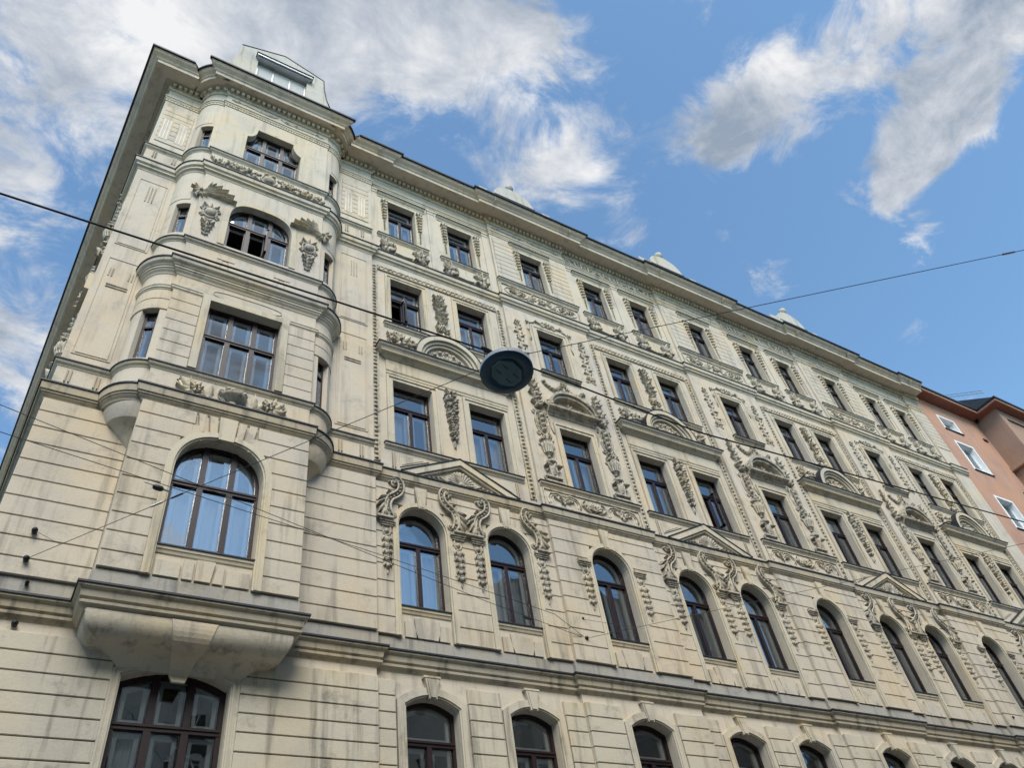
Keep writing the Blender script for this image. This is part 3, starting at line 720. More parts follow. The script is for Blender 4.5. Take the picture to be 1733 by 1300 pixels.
for i, (c, y, p) in enumerate(WIN):
    # top floor
    place('window_surround', 'surround4', surround(SPEC[4][0], [(0.03, 0.16, 0.012), (0.004, 0.03, 0.022)]), 'trim', c, y)
    ledge('window_hood', 'hood4', 0.78, [(0.0, -0.16), (0.02, -0.15), (0.03, -0.10), (0.07, -0.06), (0.08, -0.02), (0.10, 0.0)], 'trim', c, y, 23.22)
    # third floor
    place('window_surround', 'surround3', surround(SPEC[3][0], [(0.022, 0.10, 0.025), (0.10, 0.155, 0.045), (0.004, 0.022, 0.036)]), 'trim', c, y)
    # second floor
    place('window_surround', 'surround2', surround(SPEC[2][0], [(0.025, 0.105, 0.03), (0.105, 0.16, 0.055), (0.004, 0.025, 0.042)]), 'trim', c, y)
    # first floor, arched
    place('window_surround', 'surround1', surround(low1(SPEC[1][0], 0.60), [(0.075, sw, 0.09), (0.004, 0.035, 0.07), (0.035, 0.075, 0.10)]), 'trim', c, y)
    ledge('window_sill', 'sill1', 0.50, [(0.0, -0.12), (0.02, -0.11), (0.035, -0.06), (0.05, -0.05), (0.055, 0.0)], 'trim', c, y, 9.115)
    def apron(mb):
        for q, (a, b, cc, dd) in enumerate(((-0.44, -0.28, -0.44, -0.20), (-0.25, -0.09, -0.17, -0.04), (-0.06, 0.06, -0.01, 0.01), (0.09, 0.25, 0.04, 0.17), (0.28, 0.44, 0.20, 0.44))):
            if q in (0, 4): mb.prism([(cc, 0.0), (dd, 0.0), (b, 0.30), (a, 0.30)], -0.045, 0.0)
            elif q == 2: mb.prism([(-0.10, 0.0), (0.10, 0.0), (0.14, 0.40), (-0.14, 0.40)], -0.05, 0.0)
            else: mb.prism([(cc - 0.06 if q == 1 else cc + 0.01, 0.0), (dd - 0.02 if q == 1 else dd + 0.06, 0.0), (b + 0.0, 0.38), (a, 0.38)], -0.045, 0.0)
    place('window_apron', 'apron1', apron, 'course', c, y - 0.002, 8.53)
    def key1(mb): mb.prism([(-0.07, 0), (0.07, 0), (0.135, 0.52), (-0.135, 0.52)], -0.12, 0.02); mb.prism([(-0.05, 0.03), (0.05, 0.03), (0.11, 0.49), (-0.11, 0.49)], -0.13, -0.115)
    place('keystone', 'keystone1', key1, 'trim', c, y, 11.355)
    # ground-storey segmental windows
    place('window_surround', 'surround0', surround(SPEC[0][0], [(0.004, 0.03, 0.055), (0.03, 0.06, 0.078), (0.06, 0.16, 0.066)]), 'low', c, y)
    def key0(mb):
        mb.prism([(-0.075, 0), (0.075, 0), (0.13, 0.36), (-0.13, 0.36)], -0.09, 0.02); mb.box(-0.16, 0.16, -0.10, 0.0, 0.36, 0.395)
        mb.prism([(-0.05, 0.02), (0.05, 0.02), (0.095, 0.33), (-0.095, 0.33)], -0.11, -0.085)
    place('keystone', 'keystone0', key0, 'low', c, y, 7.44)
    def sp0(mb): mb.plate([(-0.66, 7.30), (0.66, 7.30), (0.66, 7.70), (-0.66, 7.70)], [[(-0.648, 7.315), (0.648, 7.315), (0.648, 7.32), (-0.648, 7.32)]], -0.015, 0.0)
# bay window surrounds
def bsur(r, st, y, mat='trim', drop=0.0):
    poly = BSPEC[r][0] if not drop else low1(BSPEC[r][0], drop)
    mb = MB(); surround(poly, st)(mb); mb.build('window_surround', M[mat], house, (BC, y, 0))
bsur(0, [(0.004, 0.03, 0.05), (0.03, 0.06, 0.075), (0.06, 0.10, 0.06), (0.10, 0.135, 0.07)], YS, 'low'); bsur(1, [(0.004, 0.035, 0.065), (0.035, 0.075, 0.095), (0.075, 0.15, 0.085)], YB, 'trim', 0.54)
bsur(2, [(0.004, 0.155, 0.045)], YB); bsur(3, [(0.004, 0.15, 0.02)], YB); bsur(4, [(0.004, 0.10, 0.015)], YB)
ledge('window_sill', 'sillb1', 0.73, [(0.0, -0.12), (0.02, -0.11), (0.035, -0.06), (0.05, -0.05), (0.055, 0.0)], 'trim', BC, YB, 9.05)
def bapron(mb):
    mb.prism([(-0.70, 0.0), (-0.34, 0.0), (-0.34, 0.26), (-0.70, 0.26)], -0.045, 0); mb.prism([(0.34, 0.0), (0.70, 0.0), (0.70, 0.26), (0.34, 0.26)], -0.045, 0)
    mb.prism([(-0.30, 0.0), (-0.15, 0.0), (-0.15, 0.34), (-0.30, 0.34)], -0.045, 0); mb.prism([(-0.115, 0), (0.115, 0), (0.16, 0.36), (-0.115, 0.36)], -0.05, 0); mb.prism([(0.15, 0), (0.30, 0), (0.30, 0.34), (0.20, 0.34)], -0.045, 0)
mb = MB(); bapron(mb); mb.build('window_apron', M['course'], house, (BC, YB, 8.54))
# voussoirs over the first-floor bay window
vs_ = MB()
for q, (a, b, cc, dd) in enumerate(((-0.52, -0.38, -0.46, -0.32), (-0.33, -0.19, -0.28, -0.16), (0.19, 0.33, 0.16, 0.28), (0.38, 0.52, 0.32, 0.46))):
    MB().prism([(cc, 11.44), (dd, 11.44), (b, 11.85), (a, 11.85)], -0.072, 0).build('voussoir', M['course'], house, (BC, YB, 0))
MB().prism([(-0.13, 11.33), (0.13, 11.33), (0.155, 11.85), (-0.155, 11.85)], -0.11, 0.02).build('keystone', M['trim'], house, (BC, YB, 0))

# --- corbel that carries the bay
def corbel():
    mb = MB(); PF = [(7.88, 0.0), (7.84, 0.0), (7.78, 0.012), (7.72, 0.04), (7.66, 0.09), (7.61, 0.16), (7.57, 0.26), (7.548, 0.37), (7.54, 0.48), (7.53, 0.60), (7.505, 0.72), (7.465, 0.84), (7.41, 0.94), (7.34, 1.0)]; n = len(PF) - 1; st = []
    for i in range(n + 1):
        q = i / n; z, k = PF[i]
        x0 = 0.50 + (1.09 - 0.50) * k; x1 = 3.40 - (3.40 - 2.84) * k; y = (YB - 0.02) * (1 - k) + (YS - 0.05) * k
        st.append([(x0, YS + 0.02, z), (x0, y, z), (x0 + 0.02, y - 0.01, z), (x1 - 0.02, y - 0.01, z), (x1, y, z), (x1, YS + 0.02, z)])
    vs = [p for s_ in st for p in s_]; fs = [(i * 6 + j, i * 6 + j + 1, (i + 1) * 6 + j + 1, (i + 1) * 6 + j) for i in range(n) for j in range(5)]
    mb.add(vs, fs, True); mb.build('bay_corbel', M['low'], house)
    k2 = MB(); st2 = []
    for i in range(n + 1):
        q = i / n; pts = st[i]; kk = PF[i][1]; y = pts[2][1] - 0.014; z = pts[2][2] - 0.022 * min(1, 2.5 * kk); a = 1.62 + (1.80 - 1.62) * q; b = 2.27 - (2.27 - 2.06) * q
        st2.append([(a, y + 0.05, z), (a, y, z), (b, y, z), (b, y + 0.05, z)])
    st2.append([(1.84, YS - 0.07, 7.20), (1.84, YS - 0.12, 7.20), (2.02, YS - 0.12, 7.20), (2.02, YS - 0.07, 7.20)])
    vs = [p for s_ in st2 for p in s_]; m_ = len(st2)
    k2.add(vs, [(i * 4 + j, i * 4 + j + 1, (i + 1) * 4 + j + 1, (i + 1) * 4 + j) for i in range(m_ - 1) for j in range(3)] + [tuple((m_ - 1) * 4 + j for j in range(4))]); k2.build('keystone', M['course'], house)
    return mb
corbel()
MB().box(0.49, 3.41, YB - 0.01, YS + 0.02, 7.84, 8.05).build('bay_floor_slab', M['ledge'], house)
# conical corbels under the rounded bay corners
for side in (-1, 1):
    mb = MB(); n = 10; lv = [(12.0, 0.54), (11.80, 0.52), (11.60, 0.43), (11.58, 0.42), (11.56, 0.36), (11.38, 0.22), (11.2, 0.10), (11.08, 0.02)]
    vs = []
    for z, r in lv:
        for k in range(n + 1):
            th = PI / 2 * k / n; x = (0.47 - r * math.cos(th)) if side < 0 else (3.43 + r * math.cos(th)); vs.append((x, YS - r * math.sin(th), z))
    mb.add(vs, [(i * (n + 1) + j, i * (n + 1) + j + 1, (i + 1) * (n + 1) + j + 1, (i + 1) * (n + 1) + j) for i in range(len(lv) - 1) for j in range(n)], True)
    mb.build('conical_corbel', M['wall'], house)
# curved courses on the second-floor bay
for a, b in zip([12.9, 13.17, 13.48, 13.79, 14.10, 14.40, 14.71], [13.17, 13.48, 13.79, 14.10, 14.40, 14.71, 15.01]):
    lo, hi = a + 0.008, b - 0.008
    MB().block(BX0 + 0.005, 1.035, lo, hi, YB, 0.035, 0.005).build('stone_course', M['course'], house); MB().block(2.835, BX1 - 0.005, lo, hi, YB, 0.035, 0.005).build('stone_course', M['course'], house)
    if lo > 14.3:
        for side in (-1, 1):
            p = arc(side, R_); MB().sweep([(-0.01, lo), (0.014, lo), (0.02, lo + 0.008), (0.02, hi - 0.008), (0.014, hi), (-0.01, hi)], p).build('stone_course', M['course'], house)
for side in (-1, 1):                     # plain curved panels on floors three and four
    for z0, z1 in ((18.45, 19.2), (22.25, 23.05)):
        p = arc(side, R_)[2:-2]; MB().sweep([(-0.01, z0), (0.012, z0), (0.012, z1), (-0.01, z1)], p).build('panel', M['wall'], house)

# --- wall panels beside the bay
def incised(x0, x1, z0, z1, y):
    MB().plate([(x0, z0), (x1, z0), (x1, z1), (x0, z1)], [[(x0 + 0.02, z0 + 0.02), (x1 - 0.02, z0 + 0.02), (x1 - 0.02, z1 - 0.02), (x0 + 0.02, z1 - 0.02)]], y - 0.014, y).build('panel_fillet', M['wall'], house)
    MB().block(x0 + 0.05, x1 - 0.05, z0 + 0.05, z1 - 0.05, y, 0.016, 0.008).build('panel', M['wall'], house)
for (x0, x1) in ((-0.85, -0.20), (4.12, 4.86)):
    incised(x0, x1, 13.1, 16.1, YS); incised(x0, x1, 16.6, 19.3, YS)
    cx = (x0 + x1) / 2
    for zt_, l, offs in ((15.75, 0.26, (-0.22, -0.16, 0.16, 0.22)), (19.05, 0.62, (-0.07, 0, 0.07)), (12.68, 0.3, (-0.26, -0.2, 0.2, 0.26)), (20.68, 0.3, (-0.26, -0.2, 0.2, 0.26))):
        for k in offs: MB().box(cx + k - 0.012, cx + k + 0.012, YS - 0.03, YS - 0.004, zt_ - l, zt_).build('flute', M['ledge'], house)
    for k in (0, 0.075): MB().box(cx - 0.2, cx + 0.2, YS - 0.034, YS - 0.006, 15.22 - k, 15.245 - k).build('fillet', M['ledge'], house)
    # fourth floor: banded strips with fluted blocks
    for k in range(8):
        z = 21.2 + k * 0.235
        MB().block(x0 - 0.04, x1 + 0.04, z + 0.008, z + 0.227, YS, 0.02, 0.005).build('wall_band', M['course'], house)
    for k in (-0.2, 0.2):
        fl = MB().box(cx + k - 0.12, cx + k + 0.12, YS - 0.024, YS - 0.012, 21.35, 22.4)
        for q in (-0.08, 0, 0.08): fl.tube([(cx + k + q, YS - 0.02, 21.37), (cx + k + q, YS - 0.02, 22.38)], 0.014, 6)
        fl.build('fluted_block', M['wall'], house)

# --- fine horizontal bands on the top floor of the single axes
for c in SING:
    for sgn in (-1, 1):
        for k in range(9):
            z = 21.1 + k * 0.235; a, b = (c - 1.42, c - 0.64) if sgn < 0 else (c + 0.64, c + 1.42)
            MB().block(a, b, z + 0.008, z + 0.227, YS, 0.022, 0.005).build('wall_band', M['course'], house)
for k in range(9):
    z = 21.1 + k * 0.235; MB().block(30.9, 31.8, z + 0.008, z + 0.227, YS, 0.022, 0.005).build('wall_band', M['course'], house)
# pilaster strips at the edges of the paired axes, top floor
def pil(mb):
    mb.box(-0.11, 0.11, -0.03, 0.0, 20.1, 23.18); mb.box(-0.125, 0.125, -0.045, 0.0, 23.18, 23.22); mb.box(-0.11, 0.11, -0.035, 0, 23.22, 23.32); mb.box(-0.13, 0.13, -0.055, 0.0, 23.32, 23.39)
for c in PAIR:
    for s_ in (-1.95, 0.0, 1.95):
        place('pilaster', 'pilaster', pil, 'wall', c + s_, YP)

# ------------------------------------------------------------------ relief ornaments
def egg_strip(mb, L):
    mb.box(-0.085, 0.085, -0.02, 0.0, 0, L); mb.box(-0.085, -0.062, -0.04, -0.015, 0, L); mb.box(0.062, 0.085, -0.04, -0.015, 0, L)
    n = int(L / 0.125)
    for i in range(n): v = (i + 0.5) * L / n; mb.blob(0, v, 0.052, 0.036, 0.05, w=0.015, n=7, rings=2)
for c in PAIR:
    for s_ in (-1.93, 1.93): 
        o = place('egg_moulding', 'egg_v', lambda mb: egg_strip(mb, 6.93), 'orn', c + s_, YP, 12.45); o['kind'] = 'stuff'
    o = obj('egg_moulding', shared('egg_h', lambda mb: egg_strip(mb, 3.68), 'orn'), house, (c - 1.84, YP, 19.33), (0, PI / 2, 0)); o['kind'] = 'stuff'

def orn_drop4(mb):                        # leafy drop beside the top-floor windows, top at v=0, 1.6 long
    mb.rosette(0, -0.04, 0.11, 5, 0.10, 0.3)
    for i in range(6):
        v = -0.15 - i * 0.15; s_ = 1.1 - i * 0.08
        for sg in (-1, 1): mb.leaf(0, v + 0.06, -PI / 2 + sg * 0.8, 0.15 * s_, 0.04 * s_, 0.11 * s_, -sg * 0.6, 2)
        mb.blob(0, v - 0.02, 0.034 * s_, 0.045 * s_, 0.10 * s_)
    mb.rope([(0, -0.05), (0, -0.8), (0, -1.52)], 0.012)
    for i in range(6): mb.blob(0, -1.06 - i * 0.088, 0.034 - i * 0.003, 0.030 - i * 0.002, 0.06)
def orn_cluster4(mb):                     # acanthus clump 0.45 x 0.5
    for a, l, cu in ((2.6, 0.31, -0.9), (2.0, 0.31, -0.8), (1.4, 0.28, 0.6), (3.3, 0.27, 0.8), (0.5, 0.24, 1.0), (-0.6, 0.30, -0.9), (-1.2, 0.30, 0.8), (4.1, 0.30, 0.9), (5.0, 0.26, -0.6)):
        mb.leaf(0.03 * math.cos(a), 0.03 * math.sin(a), a, l, 0.062, 0.13, cu, 3)
    mb.blob(0, 0, 0.06, 0.06, 0.13); mb.scroll(0.15, 0.15, 0.085, PI, 1.2, -1, 0.026, rise=0.04); mb.scroll(-0.13, -0.15, 0.075, 0, 1.2, -1, 0.026, rise=0.04); mb.scroll(-0.17, 0.12, 0.06, 0, 1.2, 1, 0.022, rise=0.04)
def orn_shield4(mb):
    p = [(-0.27, -0.2), (0, -0.24), (0.27, -0.2), (0.23, 0), (0.27, 0.2), (0, 0.17), (-0.27, 0.2), (-0.23, 0)]; mb.prism(p, -0.05, 0.0)
def oval(mb, u, v, a, b, th=0.016, n=22, a0=0.0, a1=2 * PI, r=0):
    mb.rope([(u + a * math.cos(a0 + (a1 - a0) * i / n), v + b * math.sin(a0 + (a1 - a0) * i / n)) for i in range(n + 1)], th)
def orn_foliage(mb, u, v, s_, seed=0, n=9):
    R = random.Random(seed)
    for i in range(n):
        a = 2 * PI * i / n + R.uniform(-0.3, 0.3); mb.leaf(u + math.cos(a) * 0.03 * s_, v + math.sin(a) * 0.02 * s_, a, R.uniform(0.6, 1.0) * s_, 0.24 * s_, 0.055 + 0.02 * R.random(), R.choice((-1, 1)) * R.uniform(0.6, 1.4), 3)
    for i in range(4): mb.blob(u + R.uniform(-0.3, 0.3) * s_, v + R.uniform(-0.25, 0.25) * s_, 0.14 * s_, 0.14 * s_, 0.07)
def orn_panel4(mb):                       # wide panel under the single top-floor windows, 2.9 x 0.5
    mb.ring([(-1.42, -0.25), (1.42, -0.25), (1.42, 0.25), (-1.42, 0.25)], [(-1.46, -0.29), (1.46, -0.29), (1.46, 0.29), (-1.46, 0.29)], -0.03, 0)
    for sg in (-1, 1):
        oval(mb, sg * 0.92, 0, 0.40, 0.20, 0.018); orn_foliage(mb, sg * 0.90, 0, 0.20, 3 + sg); orn_foliage(mb, sg * 1.08, 0.02, 0.13, 7 + sg, 6); orn_foliage(mb, sg * 0.74, -0.02, 0.13, 11 + sg, 6)
        mb.scroll(sg * 0.26, 0.06, 0.14, PI / 2, 1.6, -sg, 0.026); mb.scroll(sg * 0.47, -0.10, 0.09, -PI / 2, 1.5, sg, 0.022); mb.leaf(sg * 0.30, -0.14, PI / 2 - sg * 1.2, 0.24, 0.06, 0.06, sg * 0.8)
    mb.rosette(0, 0.02, 0.13, 7, 0.06); orn_foliage(mb, 0, -0.02, 0.18, 5)
def orn_pend3(mb):                        # floral pendant between the paired third-floor windows, v 0..1.8
    R = random.Random(17); mb.rosette(0.01, 1.70, 0.10, 5, 0.09, 0.4); mb.rope(smooth([(0, 1.75), (0.03, 1.4), (-0.03, 1.05), (0.02, 0.7), (0, 0.4)]), 0.017)
    for i in range(13):
        v = 1.62 - i * 0.095; sg = 1 if i % 2 else -1
        mb.leaf(0.01 * sg, v, PI / 2 - sg * R.uniform(0.5, 1.2), R.uniform(0.15, 0.25), R.uniform(0.032, 0.05), R.uniform(0.07, 0.11), -sg * R.uniform(0.2, 1.3), 3); mb.leaf(0, v, PI / 2 + sg * R.uniform(0.8, 1.7), R.uniform(0.09, 0.17), 0.034, 0.075, sg * R.uniform(0.2, 1.0), 2)
        if i % 3 == 1: mb.rosette(-sg * 0.12, v + 0.02, 0.055, 5, 0.07)
    for k in range(7): mb.leaf(0, 0.22, PI / 2 + (k - 3) * 0.42, R.uniform(0.2, 0.3), 0.045, 0.10, (k - 3) * -0.25, 3)
    mb.rosette(-0.10, 0.26, 0.09, 6, 0.10); mb.rosette(0.11, 0.25, 0.09, 6, 0.10, 0.4); mb.rosette(0.0, 0.36, 0.085, 6, 0.10, 0.2)
    for sg in (-1, 1): mb.scroll(sg * 0.15, 0.07, 0.075, PI / 2, 1.3, sg, 0.024, rise=0.04); mb.leaf(sg * 0.04, 0.12, -PI / 2 + sg * 0.9, 0.18, 0.045, 0.08, sg * 0.6, 2)
    mb.leaf(0, 0.16, -PI / 2, 0.2, 0.055, 0.10, 0, 3)
def orn_flower3(mb):                      # flower panel beside the arched pediment 0.8 x 0.5
    mb.T = Matrix.Diagonal((1.25, 1.4, 1.22, 1))
    mb.rosette(-0.02, 0.0, 0.17, 7, 0.08); mb.rosette(-0.22, 0.08, 0.10, 6, 0.06, 0.5)
    for a, l in ((0.2, 0.36), (-0.15, 0.40), (0.7, 0.28), (2.4, 0.26), (3.4, 0.24), (4.2, 0.22), (-0.9, 0.22), (1.6, 0.22)): mb.leaf(0.02, 0, a, l, 0.07, 0.06, (a % 1) - 0.5, 3)
    mb.scroll(-0.27, -0.12, 0.075, 0, 1.2, 1, 0.02); mb.scroll(0.28, 0.1, 0.06, PI, 1.2, 1, 0.018); mb.fruits([(0.12, -0.08), (-0.1, 0.13), (0.2, 0.02), (-0.2, -0.04)], 0.04, 0.05, 0.07, 2); mb.T = Matrix.Identity(4)
def orn_lunette(mb):                      # inside the arched pediment, radius 0.6
    mb.shell(0, 0.0, 0.30, 9, 0.07)
    for i in range(7):
        a = PI * (i + 0.5) / 7; u, v = 0.44 * math.cos(a), 0.03 + 0.44 * math.sin(a)
        mb.blob(u, v, 0.06, 0.06, 0.07); oval(mb, u, v, 0.085, 0.085, 0.018, 10)
    for sg in (-1, 1): mb.leaf(sg * 0.2, 0.02, PI / 2 - sg * PI / 2, 0.3, 0.05, 0.06, sg * 0.4)
def orn_crown3(mb):                       # scrollwork over the single third-floor windows
    for sg in (-1, 1):
        mb.scroll(sg * 0.16, 0.10, 0.12, -PI / 2, 1.4, sg, 0.022); mb.leaf(sg * 0.12, 0.02, PI / 2 - sg * 1.1, 0.36, 0.05, 0.05, -sg * 0.6)
        mb.rope([(sg * 0.25, 0.05), (sg * 0.42, 0.12), (sg * 0.60, 0.02), (sg * 0.72, -0.10), (sg * 0.74, -0.35), (sg * 0.70, -0.62), (sg * 0.74, -0.85)], 0.02)
        mb.leaf(sg * 0.55, 0.0, PI / 2 + sg * 0.4, 0.22, 0.05, 0.05, sg * 0.8); mb.rosette(sg * 0.74, -0.05, 0.08, 5, 0.05); mb.leaf(sg * 0.72, -0.2, -PI / 2 + sg * 0.5, 0.25, 0.045, 0.05, -sg)
    mb.rosette(0, 0.10, 0.13, 7, 0.06)
def orn_spray3(mb):                       # tall thin spray beside the single third-floor windows, v 0..1.85
    mb.rosette(0, 1.75, 0.09, 5, 0.06)
    R = random.Random(4)
    for i in range(9):
        v = 1.60 - i * 0.17; sg = 1 if i % 2 else -1
        mb.leaf(0, v, PI / 2 - sg * R.uniform(0.7, 1.3), R.uniform(0.14, 0.22), 0.045, 0.055, -sg * R.uniform(0.4, 1.2), 2); mb.blob(-sg * 0.09, v + 0.03, 0.03, 0.03, 0.05)
    mb.rope([(0.02, 1.7), (-0.03, 1.3), (0.03, 0.9), (-0.02, 0.5), (0.0, 0.1)], 0.018); mb.shell(0, 0.16, 0.17, 7, 0.05); mb.scroll(-0.12, 0.08, 0.07, 0, 1.2, 1, 0.02); mb.scroll(0.12, 0.08, 0.07, PI, 1.2, -1, 0.02)
def orn_side2(mb):                        # big composition beside the single second-floor windows, v 0 (sill) .. 3.6
    # pedestal with scroll feet
    mb.box(-0.26, 0.26, -0.06, 0, 0.0, 0.045); mb.box(-0.22, 0.22, -0.09, 0, 0.12, 0.17); mb.scroll(-0.20, 0.11, 0.08, PI / 2, 1.3, 1, 0.026); mb.scroll(0.20, 0.11, 0.08, PI / 2, 1.3, -1, 0.026)
    mb.prism([(-0.09, 0.17), (0.09, 0.17), (0.13, 0.55), (-0.13, 0.55)], -0.08, 0); mb.leaf(0, 0.2, PI / 2, 0.3, 0.09, 0.12, 0, 3, 0.05)
    for sg in (-1, 1): mb.leaf(sg * 0.02, 0.52, PI / 2 - sg * 1.3, 0.24, 0.07, 0.12, -sg * 1.2, 3, 0.03); mb.blob(sg * 0.16, 0.36, 0.04, 0.05, 0.07)
    mb.blob(0, 0.62, 0.17, 0.055, 0.15); mb.blob(0, 0.68, 0.12, 0.05, 0.12)
    # vase filled with fruit
    mb.lathe([(0.05, 0.80), (0.045, 0.86), (0.10, 0.92), (0.165, 1.04), (0.175, 1.16), (0.14, 1.24), (0.165, 1.28)], (0, 0, 0), 12, PI, 2 * PI)
    for k in range(7): a = PI + PI * (k + 0.5) / 7; mb.tube([(0.11 * math.cos(a), 0.11 * math.sin(a), 0.93), (0.18 * math.cos(a), 0.18 * math.sin(a), 1.1), (0.15 * math.cos(a), 0.15 * math.sin(a), 1.24)], 0.018, 5)
    for sg in (-1, 1): mb.scroll(sg * 0.21, 1.2, 0.06, PI / 2, 1.2, sg, 0.022)
    mb.fruits([(-0.11, 1.33), (0.0, 1.35), (0.11, 1.33), (-0.05, 1.43), (0.06, 1.43)], 0.055, 0.05, 0.14, 9, True)
    # oval trellis cartouche
    oval(mb, 0, 1.98, 0.19, 0.42, 0.026, 24); oval(mb, 0, 1.98, 0.13, 0.34, 0.015, 20); 
    for k in range(4): mb.blob(0, 1.72 + k * 0.17, 0.07, 0.075, 0.10); mb.leaf(0, 1.72 + k * 0.17, 0.5, 0.14, 0.04, 0.08, 0.5); mb.leaf(0, 1.72 + k * 0.17, PI - 0.5, 0.14, 0.04, 0.08, -0.5)
    for sg in (-1, 1): mb.scroll(sg * 0.17, 2.34, 0.08, -PI / 2, 1.3, sg, 0.026); mb.scroll(sg * 0.15, 1.58, 0.07, PI / 2, 1.2, -sg, 0.024)
    mb.rope([(0.22, 2.62), (0.27, 2.3), (0.26, 2.0), (0.32, 1.75), (0.40, 1.70), (0.43, 1.80), (0.38, 1.86)], 0.024)
    # clump of leaves and fruit on top, trailing up
    mb.fruits([(0, 2.55), (-0.08, 2.68), (0.08, 2.7), (0, 2.82)], 0.065, 0.08, 0.14, 12, True)
    R = random.Random(8)
    for i in range(9):
        v = 2.90 + i * 0.09; sg = 1 if i % 2 else -1
        mb.leaf(0, v, PI / 2 - sg * R.uniform(0.6, 1.3), R.uniform(0.18, 0.28) * (1 - i * 0.03), 0.06, 0.085, sg * R.uniform(-1, 1), 3)
    mb.blob(0, 3.02, 0.08, 0.09, 0.12); mb.blob(0, 3.3, 0.06, 0.06, 0.09)
def orn_festoon(mb):                      # swag under the third-floor sill, 1.5 wide
    for sg in (-1, 1):
        pts = [(sg * (0.06 + 0.6 * i / 9), -0.02 - 0.26 * math.sin(PI * (i + 0.3) / 10.0)) for i in range(10)]
        mb.fruits(pts, 0.038, 0.045, 0.075, 15 + sg, True)
    mb.rosette(0, 0.02, 0.11, 6, 0.08); mb.leaf(0, -0.02, -PI / 2, 0.3, 0.06, 0.06)
def orn_segped(mb):                       # segmental hood with volutes over the single second-floor windows; base v=0
    prof = [(0.0, -0.20), (0.03, -0.19), (0.05, -0.13), (0.10, -0.11), (0.12, -0.05), (0.22, -0.03), (0.23, 0.03)]
    mb.sweep([(-0.03, -0.20)] + prof + [(-0.03, 0.05)], [(-0.78, 0), (0.78, 0)])
    n = 18; ri, ro = 0.58, 0.74
    inn = [(ri * math.cos(PI * i / n) * 1.08, 0.05 + 0.44 * math.sin(PI * i / n)) for i in range(n + 1)]; ou = [(ro * math.cos(PI * i / n), 0.05 + 0.64 * math.sin(PI * i / n)) for i in range(n + 1)]
    mid = [((a[0] + b[0]) / 2, (a[1] + b[1]) / 2) for a, b in zip(inn, ou)]
    mb.ring(mid, ou, -0.24, 0.0, False); mb.ring(inn, mid, -0.18, 0.0, False)
    for sg in (-1, 1): 
        mb.scroll(sg * 0.72, 0.12, 0.12, PI / 2, 1.5, -sg, 0.035, rise=0.04); mb.T = Matrix.Translation((0, -0.10, 0)); mb.scroll(sg * 0.72, 0.12, 0.13, PI / 2, 1.6, -sg, 0.04, rise=0.03); mb.T = Matrix.Identity(4)
        mb.box(sg * 0.72 - 0.10, sg * 0.72 + 0.10, -0.12, 0.0, 0.02, 0.2)
        mb.leaf(sg * 0.08, 0.10, PI / 2 - sg * 1.2, 0.35, 0.07, 0.09, sg * 0.5)
    mb.rosette(0, 0.22, 0.14, 7, 0.09)
def orn_panel2(mb):                       # frame panel under the single second-floor windows, 2.9 x 0.42
    mb.ring([(-1.40, -0.22), (1.40, -0.22), (1.40, 0.22), (-1.40, 0.22)], [(-1.43, -0.25), (1.43, -0.25), (1.43, 0.25), (-1.43, 0.25)], -0.025, 0)
    for sg in (-1, 1):
        c = sg * 0.86
        mb.rope([(c - 0.44, -0.16), (c - 0.47, -0.02), (c - 0.38, 0.13), (c - 0.18, 0.17), (c - 0.06, 0.12), (c, 0.15), (c + 0.06, 0.12), (c + 0.18, 0.17), (c + 0.38, 0.13), (c + 0.47, -0.02), (c + 0.44, -0.16)], 0.022)
        mb.rope([(c - 0.38, -0.14), (c - 0.40, -0.02), (c - 0.33, 0.08), (c - 0.16, 0.11)], 0.014); mb.rope([(c + 0.38, -0.14), (c + 0.40, -0.02), (c + 0.33, 0.08), (c + 0.16, 0.11)], 0.014)
        orn_foliage(mb, c, -0.02, 0.19, 21 + sg); mb.leaf(c, -0.05, 0.1, 0.3, 0.05, 0.05, 0.4); mb.leaf(c, -0.05, PI - 0.1, 0.3, 0.05, 0.05, -0.4); mb.scroll(c - 0.06, 0.12, 0.05, 0, 1.1, 1, 0.018); mb.scroll(c + 0.06, 0.12, 0.05, PI, 1.1, -1, 0.018)
        mb.scroll(sg * 0.24, 0.02, 0.13, PI / 2, 1.3, -sg, 0.026); mb.leaf(sg * 0.1, -0.15, PI / 2 - sg * 1.35, 0.28, 0.05, 0.06, sg * 0.6)
    mb.shell(0, -0.12, 0.20, 7, 0.07); mb.rosette(0, 0.0, 0.12, 6, 0.07)
def orn_garland2(mb):                     # hanging fruit between the paired second-floor windows, v 0..-1.85
    mb.rosette(0, -0.10, 0.17, 6, 0.10, 0.3)
    pts = [(0, -0.28 - i * 0.105) for i in range(13)]
    R = random.Random(3)
    for i, (u, v) in enumerate(pts):
        sp = 0.15 * (1 - i * 0.045)
        for k in range(4): r = R.uniform(0.04, 0.065) * (1 - i * 0.02); mb.blob(u + R.uniform(-sp, sp), v + R.uniform(-0.04, 0.04), r, r, R.uniform(0.08, 0.13), n=7)
        for sg in (-1, 1): mb.leaf(u, v, PI / 2 - sg * R.uniform(1.2, 2.2), sp * 1.35, 0.045, 0.09, sg * R.uniform(-0.8, 0.8), 2)
    mb.leaf(0, -1.62, -PI / 2, 0.2, 0.05, 0.06); mb.blob(0, -1.80, 0.03, 0.05, 0.05)
def orn_tymp(mb):                         # shell in the triangular pediment
    mb.shell(0, 0.0, 0.34, 13, 0.07)
    for sg in (-1, 1):
        for k in range(4): mb.leaf(sg * (0.34 + k * 0.12), 0.02, PI / 2 - sg * (1.0 + k * 0.1), 0.2 - k * 0.025, 0.045, 0.06, -sg * 0.7, 2)
        mb.scroll(sg * 0.38, 0.05, 0.06, 0, 1.2, sg, 0.018)
